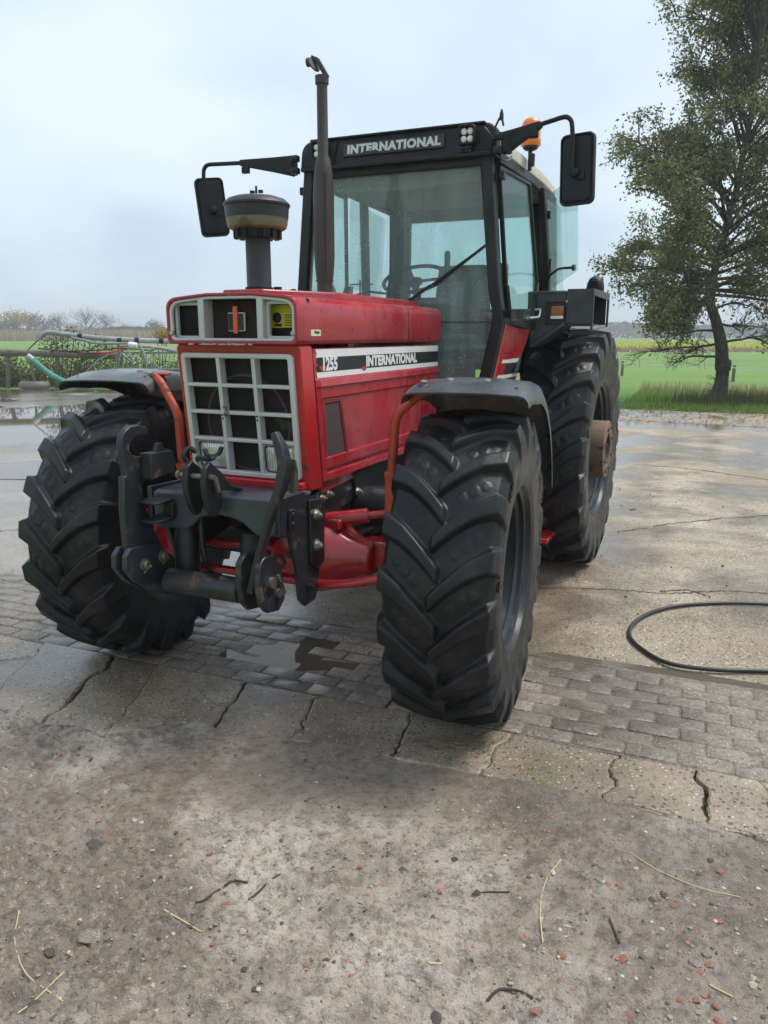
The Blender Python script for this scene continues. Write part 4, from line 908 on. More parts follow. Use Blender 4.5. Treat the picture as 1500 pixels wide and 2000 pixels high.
# side glazing and doors
for s in (1, -1):
    f = (lambda VF: VF) if s == 1 else mir
    def sy(x, z): # cab flank: y as function of x, z
        if z < 1.75: return sy(x, 1.75) - (1.75 - z) * .19
        return .595 + (-x - 1.38) * .055 + (2.62 - z) * .078
    def flank(poly, t0, t1): 
        n = len(poly); V = [Vector((x, sy(x, z) + t, z)) for t in (t0, t1) for x, z in poly]
        return V, [tuple(range(n)), tuple(range(2 * n - 1, n - 1, -1))] + [(i, (i + 1) % n, n + (i + 1) % n, n + i) for i in range(n)]
    def fring(po, pi, t0, t1):
        n = len(po); V = []
        for t in (t0, t1):
            V += [Vector((x, sy(x, z) + t, z)) for x, z in po]; V += [Vector((x, sy(x, z) + t, z)) for x, z in pi]
        F = []
        for i in range(n):
            j = (i + 1) % n; F += [(i, j, n + j, n + i), (2 * n + i, 3 * n + i, 3 * n + j, 2 * n + j), (i, 2 * n + i, 2 * n + j, j), (n + i, n + j, 3 * n + j, 3 * n + i)]
        return V, F
    gl_o = [(-1.405, 2.612), (-1.99, 2.612), (-2.10, 2.02), (-1.96, 1.755), (-1.50, 1.745), (-1.455, 1.80)]
    gl_i = [(-1.425, 2.590), (-1.972, 2.590), (-2.078, 2.022), (-1.945, 1.775), (-1.515, 1.765), (-1.475, 1.81)]
    dr = mk('door', f(fring(gl_o, gl_i, .0, .026)), M['black_rough'], T, bevel=.005)
    mk('door_glass', f(flank(gl_i, .010, .015)), M['side_glass'], dr, smooth=False)
    low = [(-1.458, 1.742), (-1.96, 1.752), (-2.105, 2.02), (-2.16, 2.02), (-2.12, 1.72), (-1.86, 1.36), (-1.458, 1.36)]
    mk('door_panel', f(flank([(x, z) for x, z in low], -.012, .012)), M['red_bright'], dr, bevel=.006)
    mk('lit_door_strip', f(flank([(-1.395, 1.745), (-1.455, 1.745), (-1.455, 1.36), (-1.395, 1.36)], -.014, .016)), M['orange'], dr, bevel=.005)  # front flange of the door, the light on it painted in as orange
    dp = [(-1.46, 1.525), (-1.965, 1.525), (-1.95, 1.50), (-1.44, 1.50)]
    mk('door_white_stripe', f(flank([(-1.53, 1.532), (-1.62, 1.530), (-1.75, 1.534), (-1.955, 1.532), (-1.945, 1.512), (-1.70, 1.508), (-1.52, 1.511)], .0125, .014)), M['white'], dr)
    mk('door_white_stripe', f(flank([(-1.50, 1.438), (-1.70, 1.436), (-1.905, 1.440), (-1.885, 1.418), (-1.60, 1.414), (-1.49, 1.415)], .0125, .014)), M['white'], dr)
    mk('door_black_stripe', f(flank([(-1.60, 1.506), (-1.94, 1.506), (-1.91, 1.444), (-1.63, 1.442), (-1.58, 1.46), (-1.62, 1.48)], .0125, .0135)), M['decal_black'], dr)
    # front corner strip, hinge rod
    mk('hinge_rod', f(tube(fillet([(CX + .01, .690, 1.955), (CX + .035, .712, 1.955), (CX + .035, .735, 1.80), (CX + .01, .705, 1.80)], .02), .008, 8)), M['black'], dr)
    for hy, hz_ in ((.708, 1.80), (.640, 2.55)): mk('door_hinge', f(box((CX - .03, hy, hz_), (.05, .03, .045))), M['black_rough'], dr, bevel=.004)
    hz = [(-2.00, sy(-2.00, 1.83) + .012, 1.835), (-2.00, sy(-2.0, 1.83) + .06, 1.842), (-1.955, sy(-1.95, 1.75) + .06, 1.79), (-1.91, sy(-1.91, 1.75) + .012, 1.785)]
    mk('door_handle', f(tube(fillet(hz, .015), .0065, 8)), M['silver'], dr)
    if s == 1:
        hA, hB = Vector((-2.34, .690, 2.585)), Vector((-2.43, .705, 1.985))
        fA, fB = Vector((-1.80, .975, 2.615)), Vector((-1.90, 1.05, 2.07))
        nn_ = (fA - hA).cross(hB - hA).normalized(); fB = fB - nn_ * (fB - hA).dot(nn_)
        d = (fA - hA).cross(hB - hA).normalized() * .006
        quad = [hA, fA, fB, hB]
        pane = mk('open_side_window', loft([[p for p in quad], [p + d for p in quad]]), M['pane_glass'], T, smooth=False)
        m1 = hB.lerp(hA, .12) + Vector((.05, -.01, -.02)); m2 = fB.lerp(fA, .08).lerp(hB, .16)
        mk('window_stay', [tube(fillet([m1 + Vector((-.02, .0, -.06)), m1 + Vector((.02, .02, .03)), m1.lerp(m2, .5) + Vector((0, 0, .04)), m2], .06), .008, 8), lathe([(.02, 0), (.018, .02)], m2, 'y', 12)], M['black'], pane)
        mk('window_catch', [tube([m1 + Vector((.0, 0, .10)), m1 + Vector((.10, .05, .125))], .005, 6), tube([m1 + Vector((.08, .04, .14)), m1 + Vector((.08, .04, .06))], .007, 6)], M['black'], pane)
        for k in (.2, .8):
            mk('window_hinge', box(hA.lerp(hB, k), (.03, .03, .05)), M['black'], pane, bevel=.004)
    else:
        mk('side_window', f(flank([(-2.06, 2.60), (-2.30, 2.60), (-2.39, 2.0), (-2.13, 2.0)], .008, .013)), M['side_glass'], T, smooth=False)
    mk('quarter_window', f(flank([(-2.36, 2.58), (CB + .02, 2.56), (CB, 1.90), (-2.45, 1.90)], .008, .013)), M['side_glass'], T, smooth=False)
mk('rear_window', box((CB - .03, 0, 2.20), (.006, 1.02, .68)), M['side_glass'], T, smooth=False)
# cab interior
st_ = mk('seat', [box((-2.12, .10, 1.62), (.44, .46, .13)), box((-2.12, .10, 1.45), (.30, .30, .28))], M['seat'], T, bevel=.04, seg=4)
mk('seat_back', loft([[(-2.33 - .10 * k * .5 + t, .10 + y * (1 - .18 * k), 1.66 + .50 * k) for t, y in ((-.05, -.22), (.05, -.22), (.06, 0), (.05, .22), (-.05, .22))] for k in (0, .3, .6, .85, 1)]), M['seat'], st_, bevel=.03, seg=3)
mk('seat_arm', [box((-2.15, .365, 1.80), (.30, .06, .06)), box((-2.32, .39, 1.98), (.08, .09, .36))], M['seat'], st_, bevel=.015)
dash = mk('dashboard', [box((-1.52, -.02, 1.80), (.18, .60, .20)), box((-1.50, -.02, 1.62), (.14, .34, .30))], M['black'], T, bevel=.03)
tilt = Matrix.Translation((-1.72, -.02, 2.03)) @ Matrix.Rotation(R(28), 4, 'Y')
mk('steering_wheel', [tube([(.20 * math.cos(a), .20 * math.sin(a), 0) for a in np.linspace(0, 2 * math.pi, 40)], .013, 8, False)] + [tube([(0, 0, -.02), (.19 * math.cos(a), .19 * math.sin(a), 0)], .010, 6) for a in (R(90), R(210), R(330))] + [lathe([(.05, -.035), (.05, -.01), (.03, 0)], (0, 0, 0), 'z', 16), tube([(0, 0, -.03), (0, 0, -.30)], .025, 10)], M['black'], T, mtx=tilt)
mk('gear_lever', [tube([(-1.80, .22, 1.70), (-1.84, .16, 1.95), (-1.86, .155, 2.16)], .010, 8), lathe([(.018, 0), (.020, .09), (.012, .11)], (-1.862, .155, 2.10), 'z', 10)], M['black'], T)
mk('cab_aerial_wire', [tube([(-1.5, -.12, 1.85), (-1.5, -.06, 2.20), (-1.5, -.045, 2.42)], .006, 6), tube([(-1.5, -.12, 1.85), (-1.5, -.075, 2.12)], .012, 8)], M['black'], T)
mk('sun_blind', [box((-1.44, -.03, 2.50), (.012, .035, .22)), box((-1.44, .005, 2.335), (.012, .03, .14), Matrix.Rotation(R(-12), 3, 'X'))], M['black'], T, bevel=.004)
mk('hand_rail', [tube([(-1.95, -.60, 1.94), (-1.95, -.45, 1.97), (-1.95, -.28, 1.95)], .008, 6), tube([(-1.95, -.60, 2.02), (-1.95, -.42, 2.02)], .005, 6), tube([(-1.95, -.52, 2.05), (-1.95, -.52, 1.86)], .006, 6)], M['black'], T)

# ---- mirrors
def mirror(s, hand, P, sweep, mc, w, h, rz, roll=0):
    ma = mk('mirror_arm', [bar([hand, hand.lerp(P[0], .35) + Vector((0, 0, .0)), P[0]], [.045, .045, .030], [.12, .085, .035], (1, 0, 0)), box(hand + Vector((.0, s * .02, 0)), (.07, .05, .10)), box(P[0] + Vector((0, -s * .04, -.045)), (.03, .05, .04))], M['black'], T, bevel=.006)
    mk('arm_tube', tube(fillet(P, .055, 6), .0125, 10), M['black'], ma)
    for dz in (-.035, .035): mk('arm_hinge', [box(hand + Vector((.03, -s * .02, dz)), (.04, .05, .035)), lathe([(.012, 0), (.012, .01)], hand + Vector((.05, -s * .02, dz)), 'x', 10)], M['dark_steel'], ma, bevel=.003)
    mt = Matrix.Translation(mc) @ Matrix.Rotation(R(rz), 4, 'Z') @ Matrix.Rotation(R(roll), 4, 'X')
    def rr(x, k): return [(x, y, z) for y, z in rrect((0, 0), w * k, h * (1 - (1 - k) * w / h), .028 * k + .004)]
    mh = mk('mirror', loft([rr(-.022, .97), rr(-.020, 1), rr(.004, 1.0), rr(.012, .97), rr(.012, .90), rr(.006, .865), rr(.014, .80), rr(.018, .5)]), M['black'], ma, mtx=mt, angle=30)
    mh.parent = T
    mk('mirror_glass', prism(rrect((0, 0), w * .93, h * .96, .025), -.0225, -.0245, 'x'), M['lens'], mh)
    mk('mirror_ball', [lathe([(.0, .034), (.018, .030), (.026, .018), (.028, .004), (.022, -.01)], (.022, 0, -.02), 'x', 14), box((.022, .03, -.03), (.014, .035, .05))], M['black'], mh)
mirror(1, Vector((-1.33, .655, 2.700)), [Vector((-1.28, .875, 2.768)), Vector((-1.26, 1.035, 2.795)), Vector((-1.26, 1.050, 2.66)), Vector((-1.262, 1.052, 2.53))], 0, Vector((-1.30, 1.072, 2.533)), .185, .355, -8, 2)
mirror(-1, Vector((-1.33, -.665, 2.690)), [Vector((-1.28, -1.03, 2.728)), Vector((-1.26, -1.298, 2.735)), Vector((-1.26, -1.30, 2.60)), Vector((-1.262, -1.295, 2.49))], 0, Vector((-1.30, -1.272, 2.482)), .185, .36, 44, 6)
# ---- beacon
bc = Vector((-1.86, .675, 2.675))
be = mk('beacon', [tube([bc + Vector((.0, 0, -.02)), bc + Vector((0, 0, .10))], .013, 8), box(bc + Vector((.0, .012, .04)), (.03, .03, .07)), lathe([(.030, .095), (.045, .105), (.045, .118)], bc, 'z', 16)], M['dark_steel'], T)
lensp = [(.055, .116), (.060, .125), (.060, .155), (.056, .160), (.056, .235)] + [(.056 * math.cos(R(a)) + .0, .235 + .045 * math.sin(R(a))) for a in (20, 40, 60, 80)]
lv = []
for i in range(40):
    pass
V, F = lathe(lensp, bc, 'z', 44, True)
V = [bc + Vector(((p - bc).x * (1 + .014 * (i % 2)), (p - bc).y * (1 + .014 * (i % 2)), (p - bc).z)) for i, p in enumerate(V)]
mk('beacon_lens', (V, F), M['amber'], be)
mk('aerial', [tube(fillet([(-1.36, .60, 2.80), (-1.36, .63, 2.86), (-1.36, .645, 2.80)], .03), .006, 6), lathe([(.012, 2.83), (.012, 2.86), (.004, 2.885)], (-1.36, .632, 0), 'z', 8)], M['dark_steel'], T)
mk('lamp_cable', [tube(catmull([(-1.33, .60, 2.655), (-1.36, .66, 2.62), (-1.42, .68, 2.64), (-1.45, .67, 2.66)], 5), .004, 6), tube([(-1.33, .545, 2.672), (-1.33, .60, 2.672)], .006, 6)], M['hose_black'], T)

# ---- wheels
def tyre_vf(RR, w, rim, nl, lh, NT, NS, sink):
    u = np.linspace(-1, 1, NS); au = np.abs(u)
    cu = [0, .30, .46, .56, .66, .78, .90, 1.0]
    cy = np.array([0, .28, .43, .482, .500, .495, .475, .445]) * w
    crd = np.array([RR - lh, RR - lh - .006, RR - lh - .028, RR - lh - .068, RR - lh - .115, rim + (RR - rim) * .40, rim + (RR - rim) * .14, rim + .004])
    ty = np.array([0, .28, .470, .506, .512, .495, .475, .445]) * w
    trd = np.array([RR, RR - .008, RR - .026, RR - .085, RR - lh - .110, crd[5], crd[6], crd[7]])
    def sm(a):
        x = np.interp(np.linspace(0, 1, 400), cu, a); k = np.ones(17) / 17; xp = np.pad(x, 8, mode='edge'); xs_ = np.convolve(xp, k, 'valid'); return np.interp(au, np.linspace(0, 1, 400), xs_)
    cY, cR, tY, tR = sm(cy), sm(crd), np.interp(au, cu, ty), np.interp(au, cu, trd)
    lat = np.interp(au, [0, .46, 1], [0, .45 * w, .45 * w]) * np.sign(u)
    th = np.linspace(0, 2 * np.pi, NT, endpoint=False)
    t = (th * RR)[:, None]; p = 2 * np.pi * RR / nl
    Mk = np.zeros((NT, NS)); Ov = np.zeros((NT, NS))
    W2 = .45 * w
    for sd, off in ((1, 0.0), (-1, p / 2)):
        a = lat * sd
        ac = np.clip(a, -.03, W2)
        q = 1.05 * ac - 1.0 * ac * ac * (.24 / W2)
        d = (t - off - q[None, :] + p / 2) % p - p / 2
        dd = np.abs(d) * .80
        hw = (.0172 + .013 * np.clip(a / W2, 0, 1) ** 2) * (RR / .70) ** .7
        hw = hw + .014 * np.clip((au - .46) / .2, 0, 1)
        x = np.clip((dd - hw[None, :]) / .020, 0, 1); m = 1 - x * x * (3 - 2 * x)
        e = np.clip((a + .026) / .014, 0, 1); m = m * (e * e * (3 - 2 * e))[None, :]
        Mk = np.maximum(Mk, m)
        # oval pads in the gaps
        for oa, orr in ((.085, 1.0), (.135, 1.1), (.185, .9)):
            oa *= W2 / .243
            dv = (t - off - (1.05 * oa - 1.0 * oa * oa * (.24 / W2)) - p * .5 + p / 2) % p - p / 2
            ee = np.sqrt((dv / .027) ** 2 + ((a - oa)[None, :] / .0185) ** 2) / orr
            y = np.clip((ee - .82) / .22, 0, 1); Ov = np.maximum(Ov, (1 - y * y * (3 - 2 * y)))
    Rr = cR[None, :] * (1 - Mk) + tR[None, :] * Mk + .0036 * Ov * (1 - Mk)
    Yy = (cY[None, :] * (1 - Mk) + tY[None, :] * Mk) * np.sign(u)[None, :]
    # worn, slightly uneven rubber
    X = Rr * np.sin(th)[:, None]; Z = -Rr * np.cos(th)[:, None]
    floor_ = -(RR - sink)
    below = np.clip(floor_ - Z, 0, None); Z = np.maximum(Z, floor_); Yy = Yy * (1 + .6 * np.clip(-(Z + RR * .45) / RR, 0, 1) ** 2 * .12)
    V = np.stack([X, Yy, Z], -1).reshape(-1, 3)
    i, j = np.meshgrid(np.arange(NT), np.arange(NS - 1), indexing='ij')
    a_ = i * NS + j; b_ = ((i + 1) % NT) * NS + j
    F = np.stack([a_, a_ + 1, b_ + 1, b_], -1).reshape(-1, 4)
    return V, F
def tyre_mesh(name, *a):
    V, F = tyre_vf(*a)
    me = bpy.data.meshes.new(name); me.vertices.add(len(V)); me.vertices.foreach_set('co', V.ravel())
    me.loops.add(F.size); me.loops.foreach_set('vertex_index', F.ravel()); me.polygons.add(len(F))
    me.polygons.foreach_set('loop_start', np.arange(0, F.size, 4)); me.polygons.foreach_set('loop_total', np.full(len(F), 4))
    me.polygons.foreach_set('use_smooth', np.ones(len(F), bool)); me.update(calc_edges=True); me.validate()
    me.materials.append(M['rubber']); return me
RF, WF, RIMF = .695, .46, .365
RB, WB, RIMB = .875, .52, .485
meF = tyre_mesh('front_tyre', RF, WF, RIMF, 19, .036, 900, 150, .022)
meB = tyre_mesh('rear_tyre', RB, WB, RIMB, 21, .040, 900, 150, .022)
def rim_vf(r, w, s):
    """s: outward side (+1 = +y). well, stepped flanges and a set-back disc"""
    h = w * .445
    prof = [(r + .016, -h), (r + .014, -h + .012), (r - .004, -h + .03), (r - .05, -.02), (r - .05, .05), (r - .03, h - .075), (r - .030, h - .060), (r - .014, h - .045), (r - .012, h - .025), (r + .004, h - .018), (r + .016, h + .004), (r + .021, h + .002), (r + .022, h - .012)]
    inner = [(q - .008, y) for q, y in reversed(prof[2:11])]
    V, F = lathe([(q, s * y) for q, y in prof + inner + [prof[0]]], (0, 0, 0), 'y', 64, False)
    return V, F
def sidewall_text(s_, RR, size, side, a0):
    V, F = text_vf(s_, size=size, bold=.002, ext=.003, xs=1.1)
    O = []
    for p in V:
        a = a0 + p.x / RR; r = RR + p.y
        O.append((p.z, a, r))
    return O, F
def wheel(name, loc, steer, me, RR, w, rim, side, texts):
    mt = Matrix.Translation(loc) @ Matrix.Rotation(R(steer), 4, 'Z')
    disc = [(.0, -.06), (.10, -.06), (.12, -.02), (rim - .11, -.02), (rim - .05, -.035), (rim - .05, -.050), (rim - .11, -.038), (.12, -.045), (.0, -.09)]
    wh = mk(name, [lathe([(q, side * y) for q, y in disc], (0, 0, 0), 'y', 48, False), lathe([(.09, -side * .02), (.085, side * .05), (.05, side * .06), (0, side * .06)], (0, 0, 0), 'y', 24, False)] + [lathe([(.012, -side * .02), (.012, side * .012)], (.16 * math.cos(R(45 * k)), 0, .16 * math.sin(R(45 * k))), 'y', 6) for k in range(8)], M['rim'], T, mtx=mt)
    link('tyre', me, None, wh)
    mk('rim', rim_vf(rim, w, side), M['rim'], wh, angle=30)
    for s_, rad, size, a0 in texts:
        O, F = sidewall_text(s_, rad, size, side, a0)
        V = []
        for z, a, r in O:
            # outward sidewall surface, letters upright when read from outside
            tfrac = (r - rim) / (RR - rim)
            y = side * (w * np.interp(tfrac, [0, .14, .40, .68, .84], [.445, .475, .495, .50, .482]) + .001 + max(0, z) * .8)
            V.append(Vector((side * -r * math.sin(a), y, r * math.cos(a))))
        mk('sidewall_lettering', (V, F), M['rubber'], wh, smooth=False)
    mk('valve', [tube([(side * -.05, side * (w * .10), rim - .06), (side * -.05, side * (w * .20), rim - .085)], .007, 8), lathe([(.010, 0), (.010, .018)], (side * -.05, side * w * .20, rim - .088), 'y', 8)], M['pin'], wh, mtx=Matrix.Rotation(R(70) * side, 4, 'Y'))
    return wh
ST = 12.0
FX = -.085
TX = [('AGRIMAX', .555, .062, R(95)), ('RT 657', .555, .062, R(60)), ('BKT', .545, .075, R(-75)), ('540/65 R28', .550, .045, R(-40)), ('BKT', .545, .075, R(180))]
wl_ = wheel('front_wheel', (FX, .930, RF - .022), ST - 7, meF, RF, WF, RIMF, 1, TX)
wr_ = wheel('front_wheel', (FX, -.955, RF - .022), ST - 5, meF, RF, WF, RIMF, -1, TX)
TXB = [('AGRIMAX', .70, .075, R(90)), ('BKT', .70, .09, R(-80)), ('BKT', .70, .09, R(180)), ('650/65 R38', .70, .05, R(20))]
rl = wheel('rear_wheel', (-2.73, .84, RB - .022), 0, meB, RB, WB, RIMB, 1, TXB)
rr = wheel('rear_wheel', (-2.73, -.84, RB - .022), 0, meB, RB, WB, RIMB, -1, TXB)
for wq, s in ((rl, 1), (rr, -1)):
    mk('hub_spacer', [lathe([(.212, s * -.04), (.212, s * .285), (.205, s * .292), (.125, s * .292), (.120, s * .285), (.120, s * .10), (0, s * .10)], (0, 0, 0), 'y', 40, False)], M['hub'], wq, angle=30)
    mk('spacer_bolt', [lathe([(.012, s * .29), (.012, s * .302)], (.165 * math.cos(R(45 * k + 20)), 0, .165 * math.sin(R(45 * k + 20))), 'y', 6) for k in range(8)], M['rust'], wq)

# ---- front mudguards (turn with the wheels)
for s, wq in ((1, wl_), (-1, wr_)):
    mt = wq.matrix_local.copy()
    c0 = Vector((-.02, 0, .03)); V = []; loops = []
    angs = np.linspace(70, 163, 26)
    prof = [(-.262, -.085), (-.258, -.045), (-.243, -.012), (-.215, .002), (-.10, .012), (.0, .014), (.10, .012), (.215, .002), (.243, -.012), (.258, -.045), (.262, -.085)]
    def sect(a, th):
        L_ = []
        for y, dr in prof:
            front = max(0, (88 - a) / 18)
            rr_ = .785 + dr * (1 - .45 * front) - th + .010 * front
            # nose lip tapers towards the corners
            L_.append(c0 + Vector((rr_ * math.cos(R(a - front * 0)) , y, rr_ * math.sin(R(a)))))
        return L_
    top = [sect(a, 0) for a in angs]; bot = [sect(a, .007) for a in angs]
    n_ = len(prof)
    V = [p for l in top for p in l] + [p for l in bot for p in l]; K = len(top) * n_
    F = []
    for j in range(len(angs) - 1):
        for i in range(n_ - 1):
            q = (j * n_ + i, j * n_ + i + 1, (j + 1) * n_ + i + 1, (j + 1) * n_ + i); F.append(q); F.append(tuple(K + x for x in reversed(q)))
        for i in (0, n_ - 1): F.append((j * n_ + i, (j + 1) * n_ + i, K + (j + 1) * n_ + i, K + j * n_ + i))
    for j in (0, len(angs) - 1):
        for i in range(n_ - 1): F.append((j * n_ + i, j * n_ + i + 1, K + j * n_ + i + 1, K + j * n_ + i))
    mg = mk('front_mudguard', (V, F), M['guard'], T, mtx=mt, angle=40)
    for y, a in ((-.10, 84), (.06, 84), (-.2, 80)):
        mk('mudguard_bolt', lathe([(.016, 0), (.014, .006), (.0, .009)], (0, 0, 0), 'z', 12, False), M['zinc'], mg, mtx=Matrix.Translation(c0 + Vector((.797 * math.cos(R(a)), s * y, .797 * math.sin(R(a))))))
    mk('mudguard_hole', [lathe([(.008, 0), (.008, .0015)], c0 + Vector((.785 * math.cos(R(76)), q, .785 * math.sin(R(76)) + .012)), 'z', 10) for q in (-.2, .2)], M['hose_black'], mg)
    inv = mt.inverted()
    if s == 1: P = [(.02, .80, 1.462), (.03, .73, 1.445), (.055, .615, 1.345), (.06, .60, 1.06), (.03, .60, .92)]
    else: P = [(.02, -.72, 1.475), (.04, -.66, 1.455), (.06, -.545, 1.30), (.06, -.535, 1.02), (.03, -.56, .90)]
    mk('mudguard_stay', tube([inv @ p for p in fillet(P, .05, 5)], .021, 12), M['orange'], mg)
    q = inv @ Vector(P[-2]); mk('stay_bracket', [box(q + Vector((-.01, 0, -.10)), (.05, .055, .22)), box(q + Vector((-.01, 0, .02)), (.056, .06, .03))], M['orange'], mg, bevel=.006)
    q = inv @ Vector(P[0]); mk('stay_plate', bar([q + Vector((-.05, s * -.06, .008)), q + Vector((-.05, s * .20, .010))], .012, .05, (0, 0, 1)), M['orange'], mg, bevel=.003)

# ---- front axle, differential, steering
ax_z = RF - .022
axl = mk('front_axle', [lathe([(.075, -.30), (.082, -.20), (.11, -.12), (.165, -.03), (.185, .04), (.185, .10), (.165, .17), (.11, .25), (.085, .31), (.078, .36)], (.03, .150, ax_z + .005), 'y', 28), bar([(-.02, .44, ax_z + .02), (-.04, .70, ax_z + .02)], .12, .13, (1, 0, 0)), lathe([(.10, .02), (.13, .08), (.13, .15), (.10, .19), (.06, .20)], (.04, .175, ax_z + .02), 'x', 24), box((.02, .25, ax_z + .165), (.18, .24, .05))], M['red_bright'], T, bevel=.012, seg=3)
mk('shaded_axle_beam', bar([(-.05, -.12, ax_z), (-.05, -.70, ax_z)], .11, .13, (1, 0, 0)), M['dark_steel'], axl, bevel=.012)  # right half of the red axle, its shade painted in as a dark colour
mk('filler_plug', lathe([(.036, 0), (.036, .012), (.022, .014), (.020, .004)], (.235, .12, ax_z + .0), 'x', 18), M['rust'], axl)
mk('drain_plug', [lathe([(.03, 0), (.03, .02)], (.10, .17, ax_z - .165), 'z', 8)], M['rust'], axl)
for s in (1, -1):
    mk('steering_knuckle', [lathe([(.09, -.14), (.10, -.08), (.10, .08), (.09, .14)], (-.02, s * .68, ax_z), 'z', 18), lathe([(.12, 0), (.13, s * .10), (.10, s * .16)], (-.02, s * .70, ax_z), 'y', 20)], M['red_bright'], axl, bevel=.01)
    mk('steering_cylinder', [tube([(.10, s * .22, ax_z + .17), (.02, s * .47, ax_z + .205)], .034, 12), tube([(.03, s * .44, ax_z + .20), (-.04, s * .64, ax_z + .225)], .018, 10)], M['red_bright'], axl)
mk('tie_rod', [tube(fillet([(.20, -.64, ax_z - .02), (.24, -.40, ax_z - .075), (.24, .40, ax_z - .075), (.20, .64, ax_z - .02)], .10), .021, 10), tube([(.20, -.50, ax_z + .03), (.18, .1, ax_z + .05)], .022, 10)], M['red_bright'], axl)
# ---- chassis rails
for s in (1, -1):
    f = (lambda VF: VF) if s == 1 else mir
    ch = mk('chassis_rail', [f(prism([(.30, .93), (.245, .985), (.10, 1.005), (-.12, 1.01), (-.155, 1.035), (-.20, 1.04), (-1.5, 1.03), (-1.5, .86), (-.62, .845), (-.26, .835), (-.18, .90), (.0, .86), (.04, .76), (.20, .725), (.30, .72)], .268, .292, 'y')), f(prism([(-.155, 1.032), (-.66, 1.04), (-.66, .87), (-.27, .845), (-.2, .93)], .2925, .304, 'y')), f(box((-.9, .24, .95), (1.6, .08, .14)))], M['dark_steel'], T, bevel=.006)
    for x, z in ((.14, .965), (.075, .972), (-.20, .935)):
        mk('chassis_bolt', f(hexbolt((x, .3045 if x < 0 else .2925, z), '+y', .014, .018)), M['zinc'], ch)
    mk('fuel_tank', f(prism([(-.75, 1.02), (-1.55, 1.02), (-1.62, .95), (-1.60, .58), (-1.5, .50), (-.85, .50), (-.75, .60)], .34, .60, 'y')), M['dark_steel'], ch, bevel=.04, seg=3)
    mk('oil_pipe', f(tube(fillet([(.05, .24, .80), (-.20, .33, .77), (-.45, .38, .80), (-.7, .36, .86)], .1), .045, 12)), M['dark_steel'], ch)
    mk('step', [f(box((-1.95, .80, .36), (.36, .24, .03))), f(bar([(-1.95, .70, .36), (-1.90, .66, .9)], .03, .06, (0, 1, 0)))], M['red_bright'], ch, bevel=.006)

# ---- front three-point linkage
beam_f = [(-.300, 1.028), (.330, 1.040), (.330, .885), (.220, .880), (.185, .905), (.150, .930), (.08, .948), (.0, .948), (-.06, .930), (-.105, .890), (-.135, .872), (-.300, .865)]
lk = mk('front_linkage', [prism(beam_f, .535, .560, 'x'), box((.42, .015, 1.022), (.255, .63, .020)), box((.45, -.288, .95), (.19, .022, .15))], M['slate_beam'], T, bevel=.010, seg=3)
for s in (1, -1):
    f = (lambda VF: VF) if s == 1 else mir
    plate = [(.56, 1.045), (.36, 1.04), (.285, 1.005), (.235, .955), (.235, .60), (.275, .535), (.36, .530), (.40, .57), (.42, .72), (.47, .86), (.56, .89)]
    sp_ = mk('side_plate', f(prism(plate, .305, .330, 'y')), M['slate'], lk, bevel=.006)
    mk('flange_plate', f(prism([(.335, 1.0), (.215, .985), (.205, .93), (.215, .70), (.275, .68), (.33, .72)], .3305, .345, 'y')), M['dark_steel'], lk, bevel=.005)
    for x, z in ((.285, .925), (.285, .79), (.335, .615)):
        mk('plate_bolt', f(hexbolt((x, .345 if z > .7 else .330, z), '+y', .018, .018)), M['zinc'] if z > .7 else M['dark_steel'], lk)
mk('hose_coupler', [box((.48, .338, .945), (.035, .016, .085)), lathe([(.011, .33), (.011, .352)], (.48, 0, .965), 'y', 10), lathe([(.011, .33), (.011, .352)], (.48, 0, .925), 'y', 10)], M['dark_steel'], lk, bevel=.003)
# top-link bracket: two curved cheeks, hook and pin
ck = [(.600, 1.165), (.625, 1.185), (.660, 1.165), (.672, 1.10), (.664, 1.04), (.640, .985), (.615, .955), (.588, .960), (.560, 1.00), (.560, 1.06), (.45, 1.034), (.40, 1.034), (.50, 1.07), (.55, 1.13)]
for y in (-.040, .048): mk('toplink_cheek', prism(ck, y - .013, y + .013, 'y'), M['dark_steel'], lk, bevel=.005)
mk('toplink_pin', [tube([(.635, -.09, 1.125), (.635, .085, 1.125)], .011, 10), lathe([(.017, -.10), (.017, -.085)], (.635, 0, 1.125), 'y', 10), bar([(.62, .075, 1.12), (.60, .075, 1.06)], .012, .016, (0, 1, 0))], M['pin'], lk)
mk('toplink_catch', [bar(catmull([(.625, -.05, 1.175), (.64, -.06, 1.205), (.62, -.045, 1.235), (.60, -.03, 1.215)], 4), .018, .012, (0, 1, 0)), bar(catmull([(.60, -.02, 1.185), (.63, .01, 1.200), (.60, .04, 1.19), (.62, .07, 1.205)], 4), .020, .014, (1, 0, 0)), bar(catmull([(.58, .0, 1.225), (.60, .03, 1.205), (.58, .065, 1.21), (.575, .08, 1.24)], 4), .018, .012, (1, 0, 0))], M['dark_steel'], lk)
# hitch clevis
mk('hitch_clevis', [prism(rrect((.62, -.235), .13, .115, .03), .915, .928, 'z'), prism(rrect((.62, -.235), .13, .115, .03), .995, 1.006, 'z'), lathe([(.013, .93), (.013, 1.0)], (.635, -.25, 0), 'z', 10), box((.575, -.20, .96), (.03, .05, .06))], M['dark_steel'], lk, bevel=.004)
# lift cylinders
for y in (-.185, .155):
    cy_ = mk('lift_cylinder', lathe([(.034, .60), (.052, .62), (.053, .83), (.045, .86), (.045, .88)], (.495, y, 0), 'z', 22), M['dark_steel'], lk)
    mk('cylinder_rod', lathe([(.02, .5), (.02, .62)], (.495, y, 0), 'z', 12), M['pin'], cy_) if 0 else None
mk('hydraulic_hose', [tube(catmull([(.50, -.10, .93), (.515, -.085, .80), (.50, -.07, .68), (.47, -.03, .62)], 6), .011, 8), tube(catmull([(.48, -.13, .80), (.45, -.10, .66), (.40, .0, .62)], 6), .009, 8)], M['hose_black'], lk)
